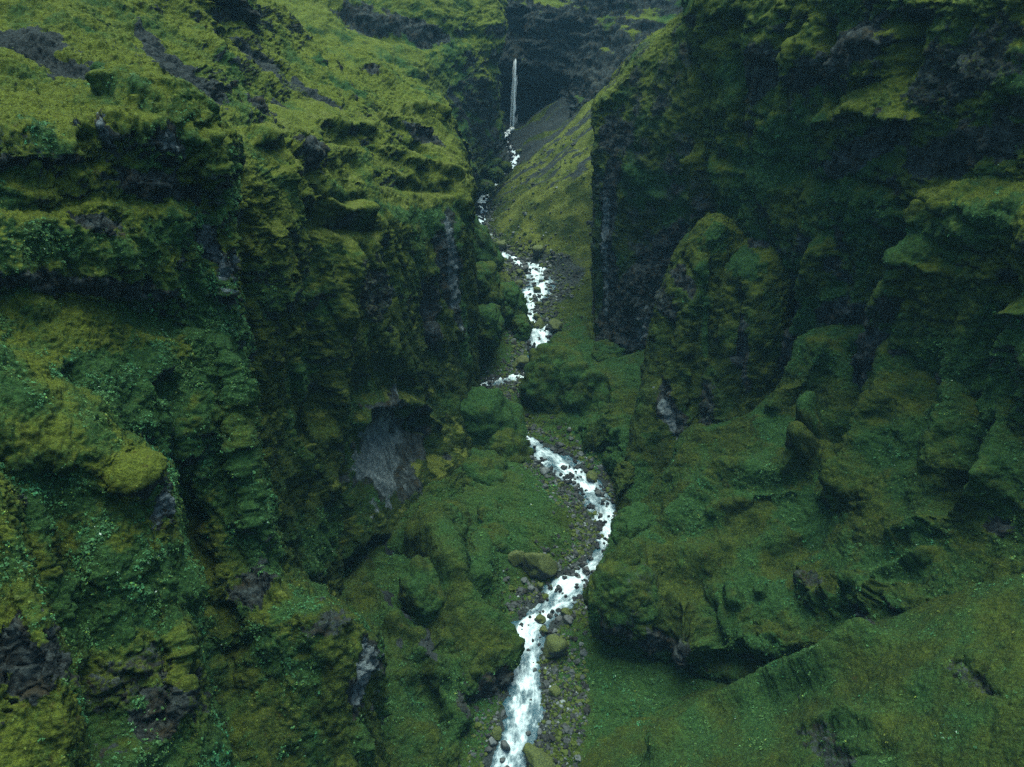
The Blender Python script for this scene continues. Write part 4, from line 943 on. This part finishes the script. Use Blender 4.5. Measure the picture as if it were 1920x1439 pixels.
# individually placed river stones along the banks and in the stream
def stones():
    out = []
    reach = [(60, 150, 108), (150, 178, 60), (195, 215, 22), (225, 295, 105)]
    for y0, y1, n in reach:
        idx = np.where((RC[:, 1] > y0) & (RC[:, 1] < y1))[0]
        for _ in range(n):
            i = rnd.choice(list(idx)); side = rnd.choice((-1, 1)); instream = rnd.random() < (.35 if y0 < 195 else .6)
            T = RC[min(i+1, len(RC)-1)]-RC[i-1]; T[2] = 0; T /= np.linalg.norm(T)+1e-9; S = np.array([T[1], -T[0], 0])
            u = rnd.uniform(.0, .9) if instream else 1.0+abs(rnd.gauss(.1, .45))
            p = RC[i]+S*side*u*RCW[i]; z = float(floor_z(np.array([p[0]]), np.array([p[1]]))[0])
            if abs(u) < 1: z = float(bed(p[1]))-.1
            out.append((np.array([p[0], p[1], z]), instream))
    return out
for P, ins in stones():
    r = rnd.uniform(.35, .8)*(1.35 if P[1] > 190 else 1) if ins else min(1.4, rnd.lognormvariate(-.65, .42))
    o = bpy.data.objects.new('river_stone', None)
    bpy.data.objects.remove(o)
    me = rnd.choice(SMd) if (ins or rnd.random() < .55) else rnd.choice(SMl if rnd.random() < .6 else SMm)
    o = bpy.data.objects.new('river_stone', me); COL.objects.link(o)
    o.location = (P[0], P[1], P[2]+r*.25); o.scale = (r*rnd.uniform(.8, 1.4), r*rnd.uniform(.8, 1.2), r*rnd.uniform(.7, 1)); o.rotation_euler = (rnd.uniform(-.4, .4), rnd.uniform(-.4, .4), rnd.uniform(0, 6.3))
    o['category'] = 'stone'
    rc_ = 'long rapids at the bottom' if P[1] < 122 else 'diagonal reach below the bank slope' if P[1] < 185 else 'short crossing reach' if P[1] < 220 else 'narrow upper rapids'
    kd = 'small wet black' if ins else ('loose dark' if me in SMd else 'loose pale grey' if me in SMl else 'loose mossy')
    bk = '' if ins else (' right' if P[0] > xr(P[1]) else ' left')
    o['label'] = '%s stone %s the %s' % (kd, 'in the white water of' if ins else 'on the%s bank of' % bk, rc_); o['group'] = o['label'].replace('stone', 'stones', 1)
# uncountable gravel
def gravel():
    V, Fc = ICO[2]; r_ = np.random.default_rng(5); n = 9000
    Ta = np.gradient(RC, axis=0); Ta[:, 2] = 0; Ta /= np.linalg.norm(Ta, axis=1)[:, None]; S_all = np.stack([Ta[:, 1], -Ta[:, 0], 0*Ta[:, 0]], -1)
    i = r_.integers(0, len(RC), n); keep = r_.random(n) < 1
    side = r_.choice([-1, 1], n); u = 1+np.abs(r_.normal(0, .7, n))
    T = np.gradient(RC, axis=0)[i]; T[:, 2] = 0; T /= np.linalg.norm(T, axis=1)[:, None]; S = np.stack([T[:, 1], -T[:, 0], 0*T[:, 0]], -1)
    P = RC[i]+S*(side*u*(RCW[i]+.6))[:, None]
    # the broad gravel bars
    def bar(y0, y1, x0, x1, m_):
        Y = r_.uniform(y0, y1, m_); X = xr(Y)+r_.uniform(x0, x1, m_); return np.stack([X, Y, 0*X], -1)
    P = np.concatenate([P, bar(70, 100, 3, 12, 1400), bar(110, 150, -9, 6, 1500), bar(170, 205, -8, 12, 2000), bar(280, 305, -4, 6, 500), bar(240, 285, -6, 9, 1400), bar(270, 340, 3, 42, 500), bar(285, 345, -14, -3, 260)])
    P = P[(P[:, 1] > 45) & (P[:, 1] < 345)]; n = len(P)
    P[:, 2] = floor_z(P[:, 0], P[:, 1])
    j = r_.integers(0, len(RC), 2600); j = j[RC[j, 1] > 100]; cl_ = np.clip(.5+1.6*pn(RQ[j]/4, 0*RQ[j], 0*RQ[j]), 0, 1); j = j[r_.random(len(j)) < cl_]
    Pw = RC[j]+S_all[j]*(r_.choice([-1, 1], len(j))*r_.random(len(j))**.6*RCW[j])[:, None]; Pw[:, 2] = bed(Pw[:, 1])+.1
    nw = len(Pw); P = np.concatenate([P, Pw]); n = len(P)
    R = np.minimum(r_.lognormal(-1.75, .55, n), .6)*(1+P[:, 1]/500); R[-nw:] = r_.uniform(.16, .42, nw)*(1+P[-nw:, 1]/300)
    a = r_.uniform(0, 6.3, n); sc = R[:, None]*r_.uniform(.7, 1.3, (n, 3))
    W_ = V[None]*(1+.25*r_.normal(size=(n, len(V), 1)).clip(-1, 1))*sc[:, None]
    W_ = np.stack([W_[..., 0]*np.cos(a)[:, None]-W_[..., 1]*np.sin(a)[:, None], W_[..., 0]*np.sin(a)[:, None]+W_[..., 1]*np.cos(a)[:, None], W_[..., 2]*.8], -1)+P[:, None]
    FF = Fc[None]+(np.arange(n)*len(V))[:, None, None]
    me = mesh_from('gravel', W_.reshape(-1, 3), FF.reshape(-1, 3), False)
    g = r_.lognormal(-3.4, .75, n).clip(.012, .3); c = np.stack([g*.84, g, g*1.03], -1); mo = r_.random(n) < .35; mo[-nw:] = False; c[-nw:] = np.array([.016, .019, .022]); c[mo] = np.array([.045, .065, .012])
    attr(me, 'tint', np.repeat(c[:, None], len(V), 1))
    link('gravel', me, M_L, 'stuff', 'grey pebbles and gravel scattered along both banks of the river', 'gravel')
gravel()

# ------------------------------------------------------------ leafy ground cover on the lush drifts
def foliage(name, sheets, dens, size, label, seed, moss=False, cat='plants'):
    r_ = np.random.default_rng(seed); VV, CC = [], []
    for sn, dm in sheets:
        s = SHEETS[sn]; P = s.P.reshape(-1, 3); Nn = s.n.reshape(-1, 3); m = s.mask.reshape(-1, s.mask.shape[-1])
        inframe = (s.px.ravel() > -60) & (s.px.ravel() < 1980) & (s.py.ravel() > -60) & (s.py.ravel() < 1500)
        wgt = np.clip((m[:, 1]-.35)*2, 0, 1)*np.clip(1-m[:, 0]*1.2, 0, 1)*np.clip(1-m[:, 2]*1.5, 0, 1)*np.clip(.9+Nn[:, 2], .1, 1)*inframe
        if moss: wgt = np.clip(1-m[:, 0]*1.5, 0, 1)*np.clip(1-m[:, 2]*1.6, 0, 1)*inframe
        cl = np.clip(.45+1.7*fbm(P, 4.0, 3, off=seed*1.), 0, 1)**1.5; wgt = wgt*(cl if not moss else .3+.7*cl)
        area = s.area.ravel() if hasattr(s, 'area') else s.step**2; n_ = r_.poisson(wgt*area*dens*dm); idx = np.repeat(np.arange(len(P)), n_)
        c = P[idx]+r_.normal(0, s.step*.6, (len(idx), 3)); nn = Nn[idx]
        k = len(idx); L = 4 if moss else 7
        sz = size*r_.lognormal(0, .35, k)
        base = r_.random(k)
        # a plant : L small leaves round a point
        for j in range(L):
            d = r_.normal(0, 1, (k, 3))*.75+nn*.7+np.array([0, 0, .5]); d /= np.linalg.norm(d, axis=1)[:, None]
            q = c+d*(sz*r_.uniform(.3, 1.1, k))[:, None]
            up = (nn*1.3+r_.normal(0, .4, (k, 3))) if moss else nn*.7+np.array([0, 0, .6])+r_.normal(0, .45, (k, 3)); up /= np.linalg.norm(up, axis=1)[:, None]
            t1 = np.cross(up, d+.01); t1 /= np.linalg.norm(t1, axis=1)[:, None]+1e-6; t2 = np.cross(up, t1)
            h = (sz*r_.uniform(.28, .5, k))[:, None]
            quad = np.stack([q-t1*h, q-t2*h*.6, q+t1*h, q+t2*h*.6], 1)
            VV.append(quad)
            g = (.75+.85*base)*r_.uniform(.75, 1.25, k)
            hue = fbm(c, 8, 2, off=3.3)
            col = np.stack([g*(.032+.020*hue), g*.096, g*(.034-.012*hue)], -1)
            if moss:
                yy = np.clip(.5+1.2*fbm(c, 5, 3, off=9.)-m[idx, 1]*.5, 0, 1)[:, None]; col = g[:, None]*(np.array([.085, .105, .016])*yy+np.array([.022, .052, .012])*(1-yy))
            ye = r_.random(k) < (.0 if moss else .035); col[ye] = col[ye]*np.array([3.6, 2.0, .9])
            wh = r_.random(k) < (.0 if moss else .004); col[wh] = np.array([.32, .40, .34])
            CC.append(np.repeat(np.clip(col, 0, 1)[:, None], 4, 1))
    V = np.concatenate(VV).reshape(-1, 3); C = np.concatenate(CC).reshape(-1, 3)
    me = mesh_from(name, V, np.arange(len(V)).reshape(-1, 4), False); attr(me, 'tint', C)
    print(name, len(V)//4)
    link(name, me, M_L, 'stuff', label, cat)
foliage('leafy_ground_cover', [('near_left_cliff', 1), ('near_left_ridge', 1), ('nearest_left_ridge', 1)], 15, .17, 'dense green leafy plants covering ledges of the near left cliff', 1)
foliage('low_ground_cover', [('floor', 1), ('middle_left_cliff', 1), ('lower_left_spurs', 1.2), ('right_lower_ridge', 1), ('right_massif', .8), ('lower_right_slope', .8), ('right_tall_cliff', .8), ('right_pointed_spur', .8)], 4.0, .19, 'low green plants growing in drifts over the mossy slopes', 2)

foliage('moss_tufts', [(k_, 1 if k_.startswith('near') else .5) for k_ in SHEETS if k_ not in ('canyon_head_wall', 'far_left_cliff')], 4, .13, 'olive and dark green moss tufts over the cliffs and slopes', 3, True, 'moss')
# ------------------------------------------------------------ haze
def haze():
    import bmesh
    bm = bmesh.new(); bmesh.ops.create_cube(bm, size=1); me = bpy.data.meshes.new('haze'); bm.to_mesh(me); bm.free()
    o = link('haze', me, None, 'stuff', 'thin blue haze filling the canyon air', 'haze')
    o.location = (0, 240, 60); o.scale = (700, 620, 260)
    m = bpy.data.materials.new('haze'); m.use_nodes = True; t = m.node_tree; t.nodes.clear()
    out = t.nodes.new('ShaderNodeOutputMaterial'); v = t.nodes.new('ShaderNodeVolumePrincipled')
    v.inputs['Color'].default_value = (.30, .66, .95, 1); v.inputs['Density'].default_value = .00011; v.inputs['Anisotropy'].default_value = 0
    t.links.new(v.outputs[0], out.inputs['Volume']); me.materials.append(m)
haze()
